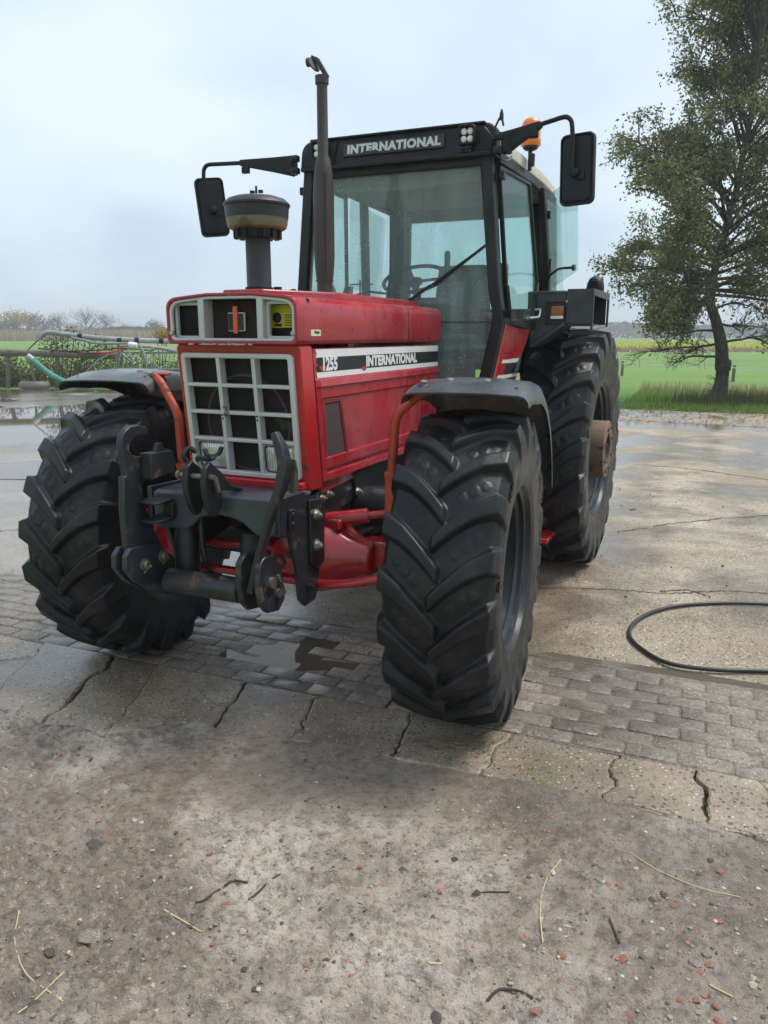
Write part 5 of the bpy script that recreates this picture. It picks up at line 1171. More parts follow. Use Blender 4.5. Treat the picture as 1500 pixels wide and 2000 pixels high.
# cross tube with rust
mk('cross_tube', lathe([(.048, -.205), (.052, -.20), (.052, .16), (.048, .165)], (.60, 0, .652), 'y', 24), M['slate_rusty'], lk)
# left knuckle plates and folded-up arm (seen broadside)
kn = [(.800, .800), (.770, .828), (.610, .815), (.560, .770), (.50, .720), (.50, .60), (.58, .585), (.665, .615), (.755, .680), (.805, .745)]
for y in (-.262, -.318): mk('arm_knuckle', prism(kn, y - .012, y + .012, 'y'), M['slate'], lk, bevel=.005)
for x, z in ((.700, .742), (.585, .748)):
    mk('knuckle_pin', [lathe([(.026, -.249), (.027, -.244)], (x, 0, z), 'y', 18), lathe([(.019, -.25), (.019, -.230), (.015, -.226)], (x, 0, z), 'y', 16), tube([(x - .028, -.234, z - .012), (x + .02, -.234, z - .030)], .004, 6)], M['pin'], lk)
mk('knuckle_hole', lathe([(.020, -.2498), (.020, -.2480)], (.615, 0, .645), 'y', 16), M['hose_black'], lk)
armL = [(.760, .74), (.765, .98), (.752, 1.12), (.735, 1.12), (.745, 1.20), (.752, 1.255), (.735, 1.295), (.695, 1.318), (.645, 1.318), (.598, 1.305), (.592, 1.285), (.605, 1.270), (.640, 1.277), (.680, 1.268), (.704, 1.248), (.707, 1.222), (.690, 1.200), (.650, 1.188), (.615, 1.185), (.615, 1.10), (.655, 1.09), (.635, .97), (.590, .86), (.540, .77), (.55, .72), (.70, .70)]
mk('lower_arm', prism(armL, -.305, -.275, 'y'), M['slate_rusty'], lk, bevel=.005)
mk('arm_hole', [lathe([(.021, -.2748), (.021, -.2735)], (.668, 0, .835), 'y', 16), lathe([(.012, -.2748), (.012, -.2735)], (.615, 0, 1.292), 'y', 12)], M['hose_black'], lk)
mk('hook_latch', [prism([(.655, 1.205), (.52, 1.20), (.505, 1.165), (.51, 1.115), (.53, 1.105), (.655, 1.095)], -.272, -.215, 'y'), prism([(.60, 1.20), (.58, 1.238), (.555, 1.235), (.545, 1.21), (.515, 1.205), (.53, 1.19)], -.255, -.235, 'y'), tube(catmull([(.50, -.24, 1.17), (.488, -.23, 1.15), (.49, -.24, 1.12), (.50, -.235, 1.10), (.492, -.24, 1.08)], 4), .006, 6)], M['slate_rusty'], lk, bevel=.004)
# right arm: slimmer bar folded up between its own knuckle plates
mk('lower_arm', [bar([(.610, .225, .66), (.618, .262, .79), (.620, .305, .92), (.620, .345, 1.03), (.612, .378, 1.11), (.602, .390, 1.19), (.598, .372, 1.26), (.594, .343, 1.315)], [.034, .028, .026, .028, .038, .042, .038, .028], [.06, .05, .046, .046, .054, .056, .05, .034], (0, 1, 0))], M['slate_rusty'], lk, bevel=.008, seg=3)
mk('hook_latch', [prism([(.575, 1.215), (.560, 1.16), (.562, 1.10), (.59, 1.08)], .395, .425, 'y')], M['worn_steel'], lk, bevel=.005)
kr = [(.655, .785), (.625, .812), (.575, .815), (.50, .760), (.485, .70), (.47, .60), (.52, .560), (.60, .575), (.645, .62), (.662, .70)]
for y in (.190, .280): mk('arm_knuckle', prism(kr, y - .014, y + .014, 'y'), M['slate_rusty'], lk, bevel=.005)
mk('knuckle_pin', lathe([(.022, .150), (.022, .176)], (.60, 0, .72), 'y', 14), M['pin'], lk)
mk('knuckle_pin', [lathe([(.024, .294), (.024, .312)], (.58, 0, .70), 'y', 14), tube([(.56, .318, .73), (.52, .325, .64)], .006, 6), lathe([(.02, .294), (.02, .306)], (.53, 0, .64), 'y', 12)], M['pin'], lk)

# ---- rear fenders with outer box, indicator and top lamp
for s in (1, -1):
    f = (lambda VF: VF) if s == 1 else mir
    XF = -2.03
    face = [(.700, 1.952), (.905, 1.958), (.905, 1.762), (.70, 1.625), (.655, 1.60)]
    fe = mk('rear_fender', [f(prism(face, XF, XF - .025, 'x')), f(prism([(.66, 1.61), (.905, 1.765), (.905, 1.74), (.70, 1.595)], XF + .012, XF - .30, 'x')), f(box((-2.50, .78, 1.945), (.95, .25, .022))), f(prism([(XF, 1.955), (-2.98, 1.94), (-3.35, 1.72), (-3.55, 1.3), (-3.5, 1.3), (-3.3, 1.70), (-2.95, 1.90), (XF, 1.72), (XF + .25, 1.45), (XF + .18, 1.45), (XF - .02, 1.70)], .655, .68, 'y'))], M['fender'], T, bevel=.008)
    mk('fender_wing', [f(prism([(.912, 1.962), (1.078, 1.966), (1.078, 1.748), (.912, 1.752)], XF + .004, XF - .02, 'x')), f(box((-2.36, .995, 1.958), (.66, .166, .014))), f(ring([(XF - .002, 1.966), (-2.69, 1.955), (-2.69, 1.735), (XF - .002, 1.712)], [(XF - .022, 1.925), (-2.67, 1.915), (-2.67, 1.736), (XF - .022, 1.714)], 1.066, 1.080, 'y')), f(prism([(.912, 1.752), (1.066, 1.748), (1.066, 1.735), (.912, 1.735)], XF - .02, XF - .20, 'x'))], M['fender'], fe, bevel=.005)
    mk('wing_lining', [f(box((-2.37, .918, 1.848), (.62, .012, .20))), f(box((-2.682, .99, 1.848), (.010, .14, .20)))], M['hose_black'], fe)
    mk('indicator_recess', f(ring(rrect((.845, 1.815), .135, .145, .012), rrect((.845, 1.815), .118, .128, .01), XF + .001, XF + .006, 'x')), M['black'], fe)
    mk('recess_back', f(box((XF + .001, .845, 1.815), (.004, .125, .135))), M['hose_black'], fe)
    il = mk('indicator_lamp', f(box((XF + .012, .858, 1.820), (.026, .088, .088))), M['black'], T, bevel=.006)
    mk('amber_lens', f(box((XF + .028, .858, 1.830), (.014, .080, .058))), M['amber_dirty'], il, bevel=.005)
    mk('clear_lens', f(box((XF + .028, .858, 1.789), (.014, .080, .020))), M['lens'], il, bevel=.003)
    wk = mk('fender_lamp', f(join([lathe([(.058, 0), (.060, .02), (.055, .055), (.040, .085), (.015, .098), (0, .10)], (-2.42, 1.02, 1.966), 'z', 20, False)])), M['black'], T)
    for k in range(5): mk('lamp_rib', f(box((-2.355, 1.02, 1.985 + k * .014), (.010, .07 - k * .006, .005))), M['black_rough'], wk)
# ---------------------------------------------------------------- alder tree by the yard edge
def leaf_quads(pts, size, rnd, droop=.35):
    """kite-shaped folded leaves at pts"""
    V, F = [], []
    for p in pts:
        s = size * rnd.uniform(.65, 1.25)
        d = Vector((rnd.gauss(0, 1), rnd.gauss(0, 1), rnd.gauss(-droop, .7))).normalized()
        sd = d.cross(Vector((rnd.gauss(0, 1), rnd.gauss(0, 1), rnd.gauss(0, 1)))).normalized(); nn = d.cross(sd)
        k = len(V)
        V += [p, p + d * s * .5 + sd * s * .32 + nn * s * .08, p + d * s, p + d * s * .5 - sd * s * .32 + nn * s * .08]
        F.append((k, k + 1, k + 2, k + 3))
    return V, F
def build_tree(seed):
    rnd = random.Random(seed)
    Y0 = 20.33
    t = empty('alder_tree', gnd(1408, 782)); t.location.z = -.05; base_ = Vector(t.location)
    tag(t, 'leafy alder tree with dark leaning trunk on the grass verge', 'tree')
    tp = [(1408, 792), (1406, 775), (1411, 735), (1410, 705), (1405, 660), (1398, 625), (1388, 590), (1392, 545), (1408, 480), (1430, 400), (1452, 300), (1470, 190), (1482, 80), (1490, -40), (1495, -150)]
    TP = [at(u, v, Y0 + .15 * math.sin(i)) for i, (u, v) in enumerate(tp)]
    TP[0].z = -.1
    rad = [.27, .20, .165, .17, .148, .13, .115, .10, .09, .085, .07, .055, .042, .03, .02]
    P = catmull(TP, 5); rr_ = list(np.interp(np.linspace(0, len(tp) - 1, len(P)), range(len(tp)), rad))
    P = [p + Vector((noise.noise(p * 2.1), noise.noise(p * 2.1 + Vector((5, 5, 5))), 0)) * .035 for p in P]
    bark = [xf(tube(P, rr_, 12), Matrix.Translation(-base_))]
    # burr
    B = blob(.17, 5, 2, 1.2, .5); bark.append(([p + at(1413, 712, Y0) - base_ for p in B[0]], B[1]))
    limbs = []
    # limb tips read from the photo silhouette; depth spread by hand
    tips = [(1425, 15), (1405, 70), (1375, 150), (1345, 235), (1225, 280), (1280, 340), (1262, 300), (1310, 395), (1290, 440), (1225, 490), (1195, 520), (1230, 560), (1275, 600), (1265, 635), (1310, 620), (1350, 560), (1335, 470), (1385, 330), (1400, 230), (1430, 130), (1450, 30), (1205, 262), (1240, 300), (1300, 285), (1255, 360), (1210, 540), (1300, 520), (1330, 610), (1290, 650), (1490, 560), (1540, 500), (1500, 430), (1560, 380), (1520, 300), (1580, 240), (1530, 170), (1550, 80), (1500, 20), (1600, 450), (1570, 580), (1470, 350), (1480, 480), (1620, 320)]
    for u, v in tips:
        start = rnd.choice([(.42, .62)]); k = np.interp(v, [-100, 640], [.86, .44]); limbs.append((k, at(u, v, Y0 + rnd.uniform(-1.6, 1.8)), .9))
    for _ in range(44):
        a = rnd.random() * 6.28; v = rnd.uniform(-250, 620); k = np.interp(v, [-250, 640], [.93, .44])
        rad_ = np.interp(v, [-300, 0, 250, 500, 640], [1.2, 2.2, 3.2, 3.8, 3.0]) * rnd.uniform(.6, 1.0)
        c = at(1455, v, Y0); tip = c + Vector((math.cos(a) * rad_, math.sin(a) * rad_ * .9, 0))
        if tip.x < c.x and abs(math.sin(a)) < .8: tip.x = max(tip.x, at(1400 - max(0, v) * .22, v, Y0).x)
        limbs.append((k, tip, .8))
    # bare twiggy low limbs
    bare = [(1300, 715), (1340, 690), (1500, 640), (1530, 690), (1290, 660), (1480, 600), (1385, 770), (1250, 690)]
    leaves = []
    def branch(p0, p1, r0, depth, leafy):
        n = 7; L_ = (p1 - p0).length; pts = []
        sag_ = Vector((0, 0, L_ * rnd.uniform(-.02, .14)))
        off = Vector((rnd.random() * 50, 0, 0))
        for i in range(n + 1):
            q = i / n; pts.append(p0.lerp(p1, q) + sag_ * math.sin(q * math.pi) + Vector((noise.noise(off + p0 + Vector((q * 3, 0, 0))), noise.noise(off + Vector((0, q * 3, 9))), noise.noise(off + Vector((7, 0, q * 3))))) * L_ * .07 * min(1, q * 3))
        bark.append(xf(tube(pts, [max(.004, r0 * (1 - .85 * i / n)) for i in range(n + 1)], 6 if r0 > .02 else 4, False), Matrix.Translation(-base_)))
        if depth == 0:
            if leafy:
                for i in range(leafy):
                    q = rnd.uniform(.15, 1.0) ** .8; k = min(n - 1, int(q * n)); b = pts[k].lerp(pts[k + 1], q * n - k)
                    leaves.append(b + Vector((rnd.gauss(0, .12), rnd.gauss(0, .12), rnd.gauss(-.03, .10))))
            return
        m = {2: 9, 1: 7}[depth]
        for i in range(m):
            q = rnd.uniform(.22, 1.0); k = min(n - 1, int(q * n)); b = pts[k].lerp(pts[k + 1], q * n - k)
            dr = (p1 - p0).normalized(); rv = Vector((rnd.gauss(0, 1), rnd.gauss(0, 1), rnd.gauss(.05, .75))).normalized()
            ln = (L_ * .34 if depth == 2 else L_ * .5) * rnd.uniform(.6, 1.2) * (1.15 - .5 * q)
            branch(b, b + (dr * .75 + rv * .75).normalized() * max(.28, ln), r0 * .45, depth - 1, leafy)
    nP = len(P)
    for k, tip, sc in limbs:
        b = P[min(nP - 1, int(k * nP))]
        branch(b, tip, .055 * sc, 2, 15)
    for u, v in bare:
        k = np.interp(v, [560, 790], [.46, .12]); b = P[int(k * nP)]
        branch(b, at(u, v, Y0 + rnd.uniform(-.8, .8)), .035, 2, 1 if v < 680 else 0)
    mk('trunk', join(bark), M['bark'], t)
    V, F = leaf_quads([p - base_ for p in leaves], .09, rnd)
    o = mk('crown', (V, F), M['leaf_alder'], t, smooth=False); o['kind'] = 'stuff'
    return len(leaves)
nleaf = build_tree(7); print('leaves', nleaf)

# ---------------------------------------------------------------- verge, fallen leaves, tape fence on the right
rv = random.Random(21)
def blades(name, mat, n, area, hmin, hmax, w, z0=-.05):
    V, F = [], []
    for _ in range(n):
        x, y = area(); h = rv.uniform(hmin, hmax); a = rv.random() * 6.28; l = h * rv.uniform(.1, .7); ww = w * rv.uniform(.6, 1.3)
        dx, dy = math.cos(a), math.sin(a); k = len(V)
        V += [(x - dy * ww, y + dx * ww, z0), (x + dy * ww, y - dx * ww, z0), (x + dx * l, y + dy * l, z0 + h)]
        F.append((k, k + 1, k + 2))
    o = mk(name, (V, F), mat, smooth=False); tag(o, kind='stuff'); return o
vg = mk('verge', grid(list(np.arange(-2, 26, 1.0)), [16.1, 16.5, 19, 22.5, 24], lambda p, e_, n: -.035 - (.02 if n < 16.2 else 0)), M['verge']); tag(vg, kind='structure')
def verge_area():
    while True:
        e_, n = rv.uniform(-1, 16), 15.95 + 6.6 * rv.random() ** 1.4
        if n < 16.6 and noise.noise(Vector((e_ * 1.3, n * 2, 5))) < .05 + (16.3 - n) * .6: continue
        p = S(e_, n + .2 * noise.noise(Vector((e_, 0, 0))))
        if p.x > 2.5 and p.x < 15: return p.x, p.y
tag(blades('grass', M['grass'], 30000, verge_area, .05, .17, .009), 'bright green grass on the verge below the tree', 'grass')
def dry_area():
    while True:
        e_ = rv.uniform(-1, 18); n_ = 22.4 + rv.gauss(0, .6)
        if noise.noise(Vector((e_ * .8, n_ * 1.5, 0))) + rv.gauss(0, .15) > .02: break
    p = S(e_, n_); return p.x, p.y
tag(blades('dry_grass', M['straw_grass'], 5000, dry_area, .12, .42, .010), 'dry straw coloured grass along the field edge', 'grass')
def weed_area():
    p = gnd(1408 + rv.gauss(25, 70), 784 + rv.gauss(0, 4)); return p.x, p.y
tag(blades('weeds', M['leaf_hedge'], 2500, weed_area, .08, .38, .014), 'tangled dark weeds round the tree foot', 'weeds')
pts = []
for _ in range(6500):
    e_ = rv.uniform(-2.5, 14); n = 16.25 - 3.6 * rv.random() ** 2.6; p = S(e_, n); pts.append(Vector((p.x, p.y, yard_z(p, e_, n) + .012)))
V, F = [], []
for p in pts:
    s = rv.uniform(.02, .05); a = rv.random() * 6.28; c, d = math.cos(a) * s, math.sin(a) * s; k = len(V)
    V += [p + Vector((-c, -d, 0)), p + Vector((d * .6, -c * .6, rv.random() * .02)), p + Vector((c, d, rv.random() * .02)), p + Vector((-d * .6, c * .6, rv.random() * .015))]; F.append((k, k + 1, k + 2, k + 3))
o = mk('fallen_leaves', (V, F), M['fallen_leaf'], smooth=False); tag(o, 'fallen brown and yellow leaves along the yard edge', 'leaves', kind='stuff')
posts = []
for i, (u, vb, vt, lab) in enumerate(((1215, 730, 704, 'short weathered fence post beside the rear tyre'), (1432, 741, 711, 'short weathered fence post behind the alder trunk'))):
    b = gnd(u, vb); top = at(u, vt, b.y); posts.append((b, top))
    o = mk('fence_post', [lathe([(.065, -.06), (.06, .3), (.055, top.z - .02), (.045, top.z)], (b.x, b.y, 0), 'z', 10)], M['wood']); tag(o, lab, 'post', 'posts of the tape fence')
    mk('insulator', lathe([(.02, -.03), (.02, .03)], (b.x, b.y - .07, top.z - .08), 'z', 8), M['black'], o)
p1, p2 = posts[0][1], posts[1][1]
z_ = lambda p: Vector((p.x, p.y - .09, p.z - .10))
far = z_(p2) + (z_(p2) - z_(p1)) * 2.2
o = mk('fence_tape', bar([z_(p1), z_(p1).lerp(z_(p2), .5) - Vector((0, 0, .02)), z_(p2), far], .006, .04, (0, 1, 0)), M['tape']); tag(o, 'white electric fence tape strung across the green field', 'fence tape')

# ---------------------------------------------------------------- far fields
def far_area(x0, x1, y0, y1): return lambda: (rv.uniform(x0, x1), rv.uniform(y0, y1))
tag(blades('mustard_crop', M['mustard'], 26000, far_area(18, 190, 88, 150), .25, .7, .16), 'yellow flowering mustard strip beyond the green field', 'crop')
tag(blades('field_margin', M['straw_grass'], 7000, far_area(14, 130, 78, 87), .25, .6, .10), 'tan dry grass strip in front of the yellow crop', 'grass')
tag(blades('reed_bed', M['straw_grass'], 16000, far_area(-150, -20, 165, 200), 1.3, 2.9, .13), 'tan reed strip behind the green field', 'reeds')
def far_tree(u, vt, wpx, D, mat, lab, dens=900, group='bare trees along the far field edge', vb=662, seed=0, sparse=False):
    rnd = random.Random(int(u) * 7 + seed)
    b = at(u, 700, D); b.z = -.05; h = at(u, vt, D).z; w = wpx / FPX * D
    t = empty('distant_tree', b); tag(t, lab, 'tree', group)
    L_ = [tube([(0, 0, 0), (rnd.uniform(-.2, .2), 0, h * .35), (rnd.uniform(-.4, .4), 0, h * .75)], [h * .028, h * .02, h * .008], 6)]
    tips = []
    for _ in range(22):
        a = rnd.random() * 6.28; q = rnd.uniform(.2, .65); el_ = rnd.uniform(.3, 1.2)
        p0 = Vector((0, 0, h * q)); L1 = h * (.95 - q) * rnd.uniform(.7, 1.0)
        d = Vector((math.cos(a) * math.cos(el_) * w / h * 1.6, math.sin(a) * math.cos(el_) * w / h * 1.6, math.sin(el_)))
        p1 = p0 + d * L1 * .8; L_.append(tube([p0, p0.lerp(p1, .5) + Vector((0, 0, .1)), p1], [h * .012, h * .008, h * .004], 4)); tips += [p0.lerp(p1, .5), p1, p1]
    mk('trunk', L_, M['bark'], t)
    V, F = [], []
    for _ in range(dens):
        c = rnd.choice(tips); p = c + Vector((rnd.gauss(0, w * .22), rnd.gauss(0, w * .22), rnd.gauss(0, h * .09)))
        if p.z < h * .12: p.z = h * .12 + rnd.random() * h * .3
        if p.z > h: p.z = h * rnd.uniform(.85, 1)
        if sparse:
            d = (Vector((p.x, p.y, p.z - h * .35)).normalized() + Vector((rnd.gauss(0, .5), rnd.gauss(0, .5), rnd.gauss(.2, .4)))).normalized(); ln = h * rnd.uniform(.05, .13); s = Vector((1, 0, .3)) * h * .0034
            k = len(V); V += [p - s, p + s, p + d * ln]; F.append((k, k + 1, k + 2))
        else:
            s = h * rnd.uniform(.018, .04); d = Vector((rnd.gauss(0, 1), rnd.gauss(0, 1), rnd.gauss(0, 1))).normalized() * s; e2 = d.cross(Vector((rnd.gauss(0, 1), rnd.gauss(0, 1), rnd.gauss(0, 1)))).normalized() * s * .7
            k = len(V); V += [p - d, p + e2, p + d, p - e2]; F.append((k, k + 1, k + 2, k + 3))
    o = mk('crown', (V, F), mat, t, smooth=False); o['kind'] = 'stuff'
FT = [(8, 618, 44, 210, 'twig_green', 'olive bushy tree beside the yellowing tree', 0), (38, 600, 42, 215, 'leaf_yellow', 'tall yellowing autumn tree rising over the reeds', 0), (66, 606, 34, 225, 'twig_rust', 'russet rounded tree next to the yellowing one', 0), (92, 618, 40, 220, 'twig_green', 'dark green thicket tree beside the russet one', 0),
      (120, 608, 30, 235, 'twig_far', 'small bare tree between the dark thicket and tall pair', 1), (146, 628, 40, 230, 'twig_green', 'low dark green bush under the tall bare pair', 0), (174, 599, 44, 230, 'twig_far', 'tall wide bare tree of the pair over the hedge', 1), (213, 606, 40, 230, 'twig_far', 'slightly shorter bare tree of the pair with split trunk', 1),
      (192, 634, 48, 228, 'twig_rust', 'low russet hedge tree under the bare pair', 0), (246, 628, 36, 330, 'twig_far', 'faint hazy bare tree past the bare pair', 1), (270, 632, 40, 350, 'twig_far', 'very faint hazy tree near the horizon', 1), (308, 622, 26, 240, 'twig_green', 'rounded green tree just beside the tractor nose', 0)]
for u, vt, w, D, mt, lab, spz in FT: far_tree(u, vt, w, D, M[mt], lab, 900 if spz else 900, sparse=bool(spz))
FT2 = [(1222, 628, 50, 300, 'twig_far', 'hazy bare tree behind the rear tyre top', 1), (1252, 640, 44, 290, 'leaf_yellow', 'hazy yellowish tree past the mustard strip', 0), (1300, 628, 60, 310, 'twig_green', 'hazy grey green tree in the far wood', 0), (1350, 632, 56, 320, 'twig_far', 'hazy bare tree behind the alder twigs', 1),
       (1398, 622, 60, 300, 'twig_green', 'broad hazy tree behind the alder trunk', 0), (1448, 626, 56, 310, 'twig_far', 'hazy bare tree right of the alder trunk', 1), (1492, 618, 60, 300, 'twig_green', 'tall hazy tree at the wood end', 0)]
for u, vt, w, D, mt, lab, spz in FT2: far_tree(u, vt, w, D, M[mt], lab, 1500 if spz else 900, 'hazy trees of the far wood', sparse=bool(spz))
def woodland(name, x0, x1, D, h, n, mat, lab):
    V, F = [], []
    for _ in range(n):
        x = rv.uniform(x0, x1); y = D + rv.uniform(0, 25); hh = h * (.75 + .5 * noise.noise(Vector((x * .045, 3, 0)))); z = hh * rv.random() ** .7
        s = rv.uniform(.25, .7); k = len(V); a = rv.random() * 6.28
        V += [(x - s, y, z), (x, y + s * math.sin(a), z - s * .7), (x + s, y, z + s * .3), (x, y - s * .5, z + s * .8)]; F.append((k, k + 1, k + 2, k + 3))
    o = mk(name, (V, F), mat, smooth=False); tag(o, lab, 'woodland', kind='stuff')
woodland('far_wood', 60, 250, 330, 7.0, 9000, M['twig_green'], 'hazy far wood beyond the mustard strip')
woodland('far_hedge', -150, -55, 236, 3.4, 5000, M['twig_green'], 'hazy dark hedge below the far bare trees')
woodland('skyline_wood', -420, 420, 620, 7.0, 9000, M['twig_far'], 'faint hazy tree line on the horizon')

# ---------------------------------------------------------------- left yard edge: hedge, log rail, pipes, hose, post stand
DL = 24.6
def hedge_area():
    while True:
        u = rv.uniform(-260, 380); p = gnd(u, 755); return p.x, p.y + rv.uniform(-.1, 1.2)
V, F = [], []
leaves = []; stems = []
for _ in range(700):
    x, y = hedge_area(); h = rv.uniform(.35, 1.02); q = Vector((x, y, -.05)); tip = q + Vector((rv.gauss(0, .28), rv.gauss(0, .2), h))
    stems.append(tube([q, q.lerp(tip, .5) + Vector((rv.gauss(0, .06), 0, .05)), tip], [.008, .006, .003], 4, False))
    for _ in range(26):
        k = rv.uniform(.1, 1.05); leaves.append(q.lerp(tip, k) + Vector((rv.gauss(0, .12), rv.gauss(0, .1), rv.gauss(0, .09))))
hb = at(60, 757, DL); he = empty('hedge', (hb.x, hb.y, -.05)); tag(he, 'overgrown bramble hedge below the log rail', 'hedge'); hv = Vector(he.location)
o = mk('stems', [xf(join(stems), Matrix.Translation(-hv))], M['twig'], he); o['kind'] = 'stuff'
o = mk('foliage', leaf_quads([p - hv for p in leaves], .085, rv), M['leaf_hedge'], he, smooth=False); o['kind'] = 'stuff'
# ivy climbing over the pipe stack
leaves = []
for cu, cv, su, sv, n in ((112, 672, 16, 14, 420), (150, 690, 30, 8, 320), (190, 700, 40, 10, 380), (135, 652, 8, 5, 120), (230, 690, 22, 7, 160), (190, 660, 8, 4, 40), (205, 678, 22, 5, 150)):
    for _ in range(n): leaves.append(at(cu + rv.gauss(0, su), cv + rv.gauss(0, sv), DL + rv.uniform(-.1, .5)))
iv = empty('ivy_bush', at(130, 690, DL + .2)); tag(iv, 'ivy bush climbing over the rail and the stacked pipes', 'bush'); ivv = Vector(iv.location)
o = mk('foliage', leaf_quads([p - ivv for p in leaves], .08, rv), M['leaf_hedge'], iv, smooth=False); o['kind'] = 'stuff'
mk('stems', [tube([at(110 + 6 * k, 757, DL + .2) - ivv, at(105 + 9 * k, 710, DL + .1) - ivv, at(100 + 11 * k, 668, DL + .1) - ivv], .012, 5) for k in range(8)], M['twig'], iv)
lg = []
for _ in range(320): lg.append(at(318 + rv.gauss(0, 9), 654 + rv.gauss(0, 7), DL + rv.uniform(.3, .9)))
yb = empty('yellow_shrub', at(316, 690, DL + .6)); tag(yb, 'yellow leaved shrub behind the pipes beside the tractor nose', 'shrub'); ybv = Vector(yb.location)
o = mk('foliage', leaf_quads([p - ybv for p in lg], .085, rv), M['leaf_yellow'], yb, smooth=False); o['kind'] = 'stuff'
mk('stems', [tube([at(316, 757, DL + .6) - ybv, at(310 + 8 * k, 690, DL + .6) - ybv, at(305 + 9 * k, 650, DL + .6) - ybv], .012, 5) for k in range(3)], M['twig'], yb)
rail = empty('log_rail_fence', (at(40, 757, DL).x, DL, -.05)); tag(rail, 'weathered log rail fence on short posts in the hedge', 'fence'); rvv = Vector(rail.location)
mk('rail', [xf(tube([at(u, v, DL) + Vector((0, 0, .012 * math.sin(u * .1))) for u, v in ((-420, 683), (-200, 687), (0, 690), (60, 691), (120, 693), (180, 695), (240, 697))], [.11, .105, .11, .105, .10, .10, .095], 10), Matrix.Translation(-rvv))], M['wood'], rail)
for u in (-150, 16, 112, 230): mk('post', [xf(tube([at(u, 760, DL + .05), at(u, 694, DL + .05)], .07, 8), Matrix.Translation(-rvv))], M['wood'], rail)
def pipe(name, P, r, mat, lab, cat, group=None, n=10):
    o = mk(name, tube(catmull([at(u, v, D) for u, v, D in P], 5), r, n), M[mat]); tag(o, lab, cat, group); return o
D1 = DL - .15
mp_ = pipe('steel_pipe', [(78, 664, D1), (82, 656, D1), (92, 651, D1), (110, 652, D1), (150, 657, D1), (200, 662, D1), (270, 666, D1), (345, 668, D1), (420, 670, D1)], .075, 'galv', 'thick grey pipe with bent end lying over the rail', 'pipe')
for u, v in ((157, 658), (234, 665), (268, 666), (316, 667)):
    p = at(u, v, D1); mk('pipe_band', tube([p - Vector((.07, 0, 0)), p + Vector((.07, 0, 0))], .083, 12), M['black'], mp_)
pipe('drop_hose', [(76, 666, D1), (70, 670, D1), (60, 680, D1), (54, 686, D1)], .018, 'hose_black', 'short black hose hanging from the bent pipe end', 'hose')
pipe('thin_pipe', [(140, 661, D1 - .1), (165, 666, D1 - .1), (190, 672, D1 - .1), (250, 672, D1 - .1)], .04, 'pvc', 'thin grey pipe clipped under the thick pipe', 'pipe')
pipe('beige_pipe', [(235, 676, D1 - .1), (290, 678, D1 - .1), (345, 684, D1 - .1)], .05, 'stone_pale', 'beige plastic pipe in the tangled pipe pile', 'pipe')
pipe('blue_pipe', [(75, 682, D1 - .12), (130, 688, D1 - .12), (190, 692, D1 - .12), (240, 684, D1 - .12)], .022, 'slate', 'slim blue grey pipe along the log rail', 'pipe')
pipe('orange_pipe', [(180, 690, D1 - .2), (210, 690, D1 - .2), (238, 685, D1 - .2)], .028, 'orange', 'short orange pipe in the tangled pipe pile', 'pipe')
pipe('black_pipe', [(120, 688, D1 - .15), (180, 686, D1 - .15), (240, 682, D1 - .15), (300, 686, D1 - .15)], .02, 'hose_black', 'slim black pipe lying across the tangled pile', 'pipe')
pipe('white_drum_pipe', [(252, 674, D1 - .2), (268, 676, D1 - .2)], .085, 'tape', 'short white pipe stub with rusty mouth in the pile', 'pipe')
pipe('grey_strut', [(272, 675, D1 - .3), (280, 692, D1 - .3), (287, 712, D1 - .3)], .06, 'pvc', 'slanted grey strut leaning on the metal rack', 'strut')
pipe('bent_grey_pipe', [(292, 690, D1 - .25), (297, 684, D1 - .25), (310, 681, D1 - .25), (345, 688, D1 - .25)], .05, 'pvc', 'bent grey elbow pipe lying over the rack', 'pipe')
rk = empty('feed_rack', (at(290, 757, D1).x, D1, -.05)); tag(rk, 'galvanised metal barrier rack with upright bars by the hedge', 'rack'); rkv = Vector(rk.location)
for v in (690, 722): mk('rack_rail', [xf(tube([at(228, v, D1), at(380, v, D1)], .028, 8), Matrix.Translation(-rkv))], M['galv'], rk)
for k in range(17): mk('rack_bar', [xf(tube([at(232 + 9 * k, 690, D1), at(232 + 9 * k, 722, D1)], .013, 6), Matrix.Translation(-rkv))], M['galv'], rk)
for u in (228, 300, 376): mk('rack_leg', [xf(tube([at(u, 690, D1 + .05), at(u, 758, D1 + .05)], .03, 8), Matrix.Translation(-rkv))], M['galv'], rk)
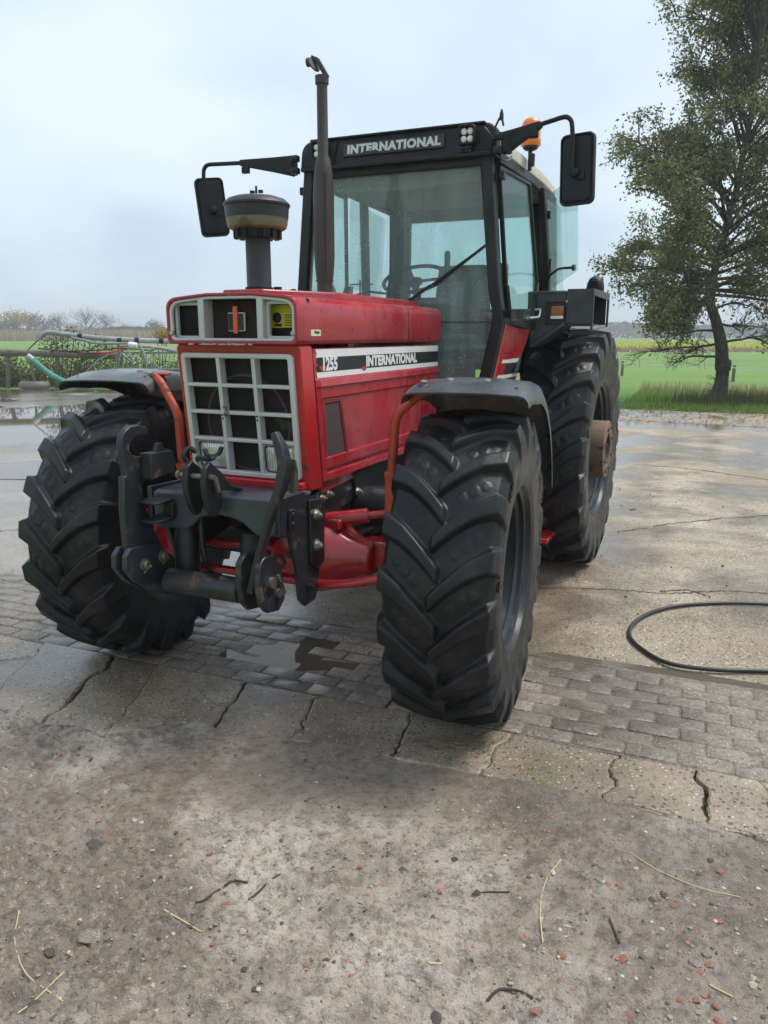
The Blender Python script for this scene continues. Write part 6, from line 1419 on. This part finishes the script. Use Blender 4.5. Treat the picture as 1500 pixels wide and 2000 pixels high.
wf = empty('wire_frame', (at(255, 757, D1 - .5).x, D1 - .5, -.05)); tag(wf, 'bent thin wire frame leaning against the pipe pile', 'frame'); wfv = Vector(wf.location)
for k, P in enumerate(([(238, 690), (232, 710), (236, 690)], [(250, 686), (262, 708)], [(240, 692), (256, 706), (262, 712)], [(165, 732), (190, 705), (212, 694)])): mk('wire', [xf(tube([at(u, v, D1 - .45) for u, v in P], .018, 6), Matrix.Translation(-wfv))], M['galv'], wf)
# green ribbed hose hanging from a stick planted in an old tyre
hp = catmull([at(u, v, D) for u, v, D in ((63, 705, 24.0), (75, 714, 23.9), (92, 728, 23.8), (115, 742, 23.7), (140, 752, 23.6), (165, 755, 23.6), (188, 751, 23.8), (201, 738, 24.1), (207, 726, 24.3))], 14)
rr2 = [.088 + (.007 if i % 2 else 0) for i in range(len(hp))]
gh = mk('slurry_hose', tube(hp, rr2, 14), M['hose_green'], angle=60); tag(gh, 'thick green ribbed suction hose sagging between stick and hedge', 'hose')
p = at(63, 704, 24.0); mk('hose_coupling', tube([p + Vector((-.13, 0, .10)), p + Vector((.03, 0, -.02))], .105, 14), M['galv'], gh)
b = gnd(69, 760); st = empty('post_stand', b); tag(st, 'old tyre filled with concrete holding a wooden stick', 'stand')
V, F = lathe([(.22, .0), (.42, .0), (.46, .06), (.46, .14), (.42, .20), (.22, .20), (.0, .17)], (0, 0, 0), 'z', 28, False); mk('old_tyre', (V, F), M['stone_grey'], st)
mk('stick', tube([(0, 0, .15), (-.03, 0, .6), (-.08, 0, 1.10)], .035, 8), M['wood'], st)

# ---------------------------------------------------------------- haze
hz = mk('haze', box((0, 330, 6.5), (1500, 760, 16)), None); hz.data.materials.clear()
m, t, o_ = new_mat('thin_haze'); v_ = t.nodes.new('ShaderNodeVolumePrincipled'); v_.inputs['Color'].default_value = (.93, .97, .99, 1); v_.inputs['Density'].default_value = .0016; v_.inputs['Anisotropy'].default_value = .2
t.links.new(v_.outputs[0], o_.inputs['Volume']); hz.data.materials.append(m); tag(hz, 'thin grey blue autumn haze over the fields', 'haze', kind='stuff')
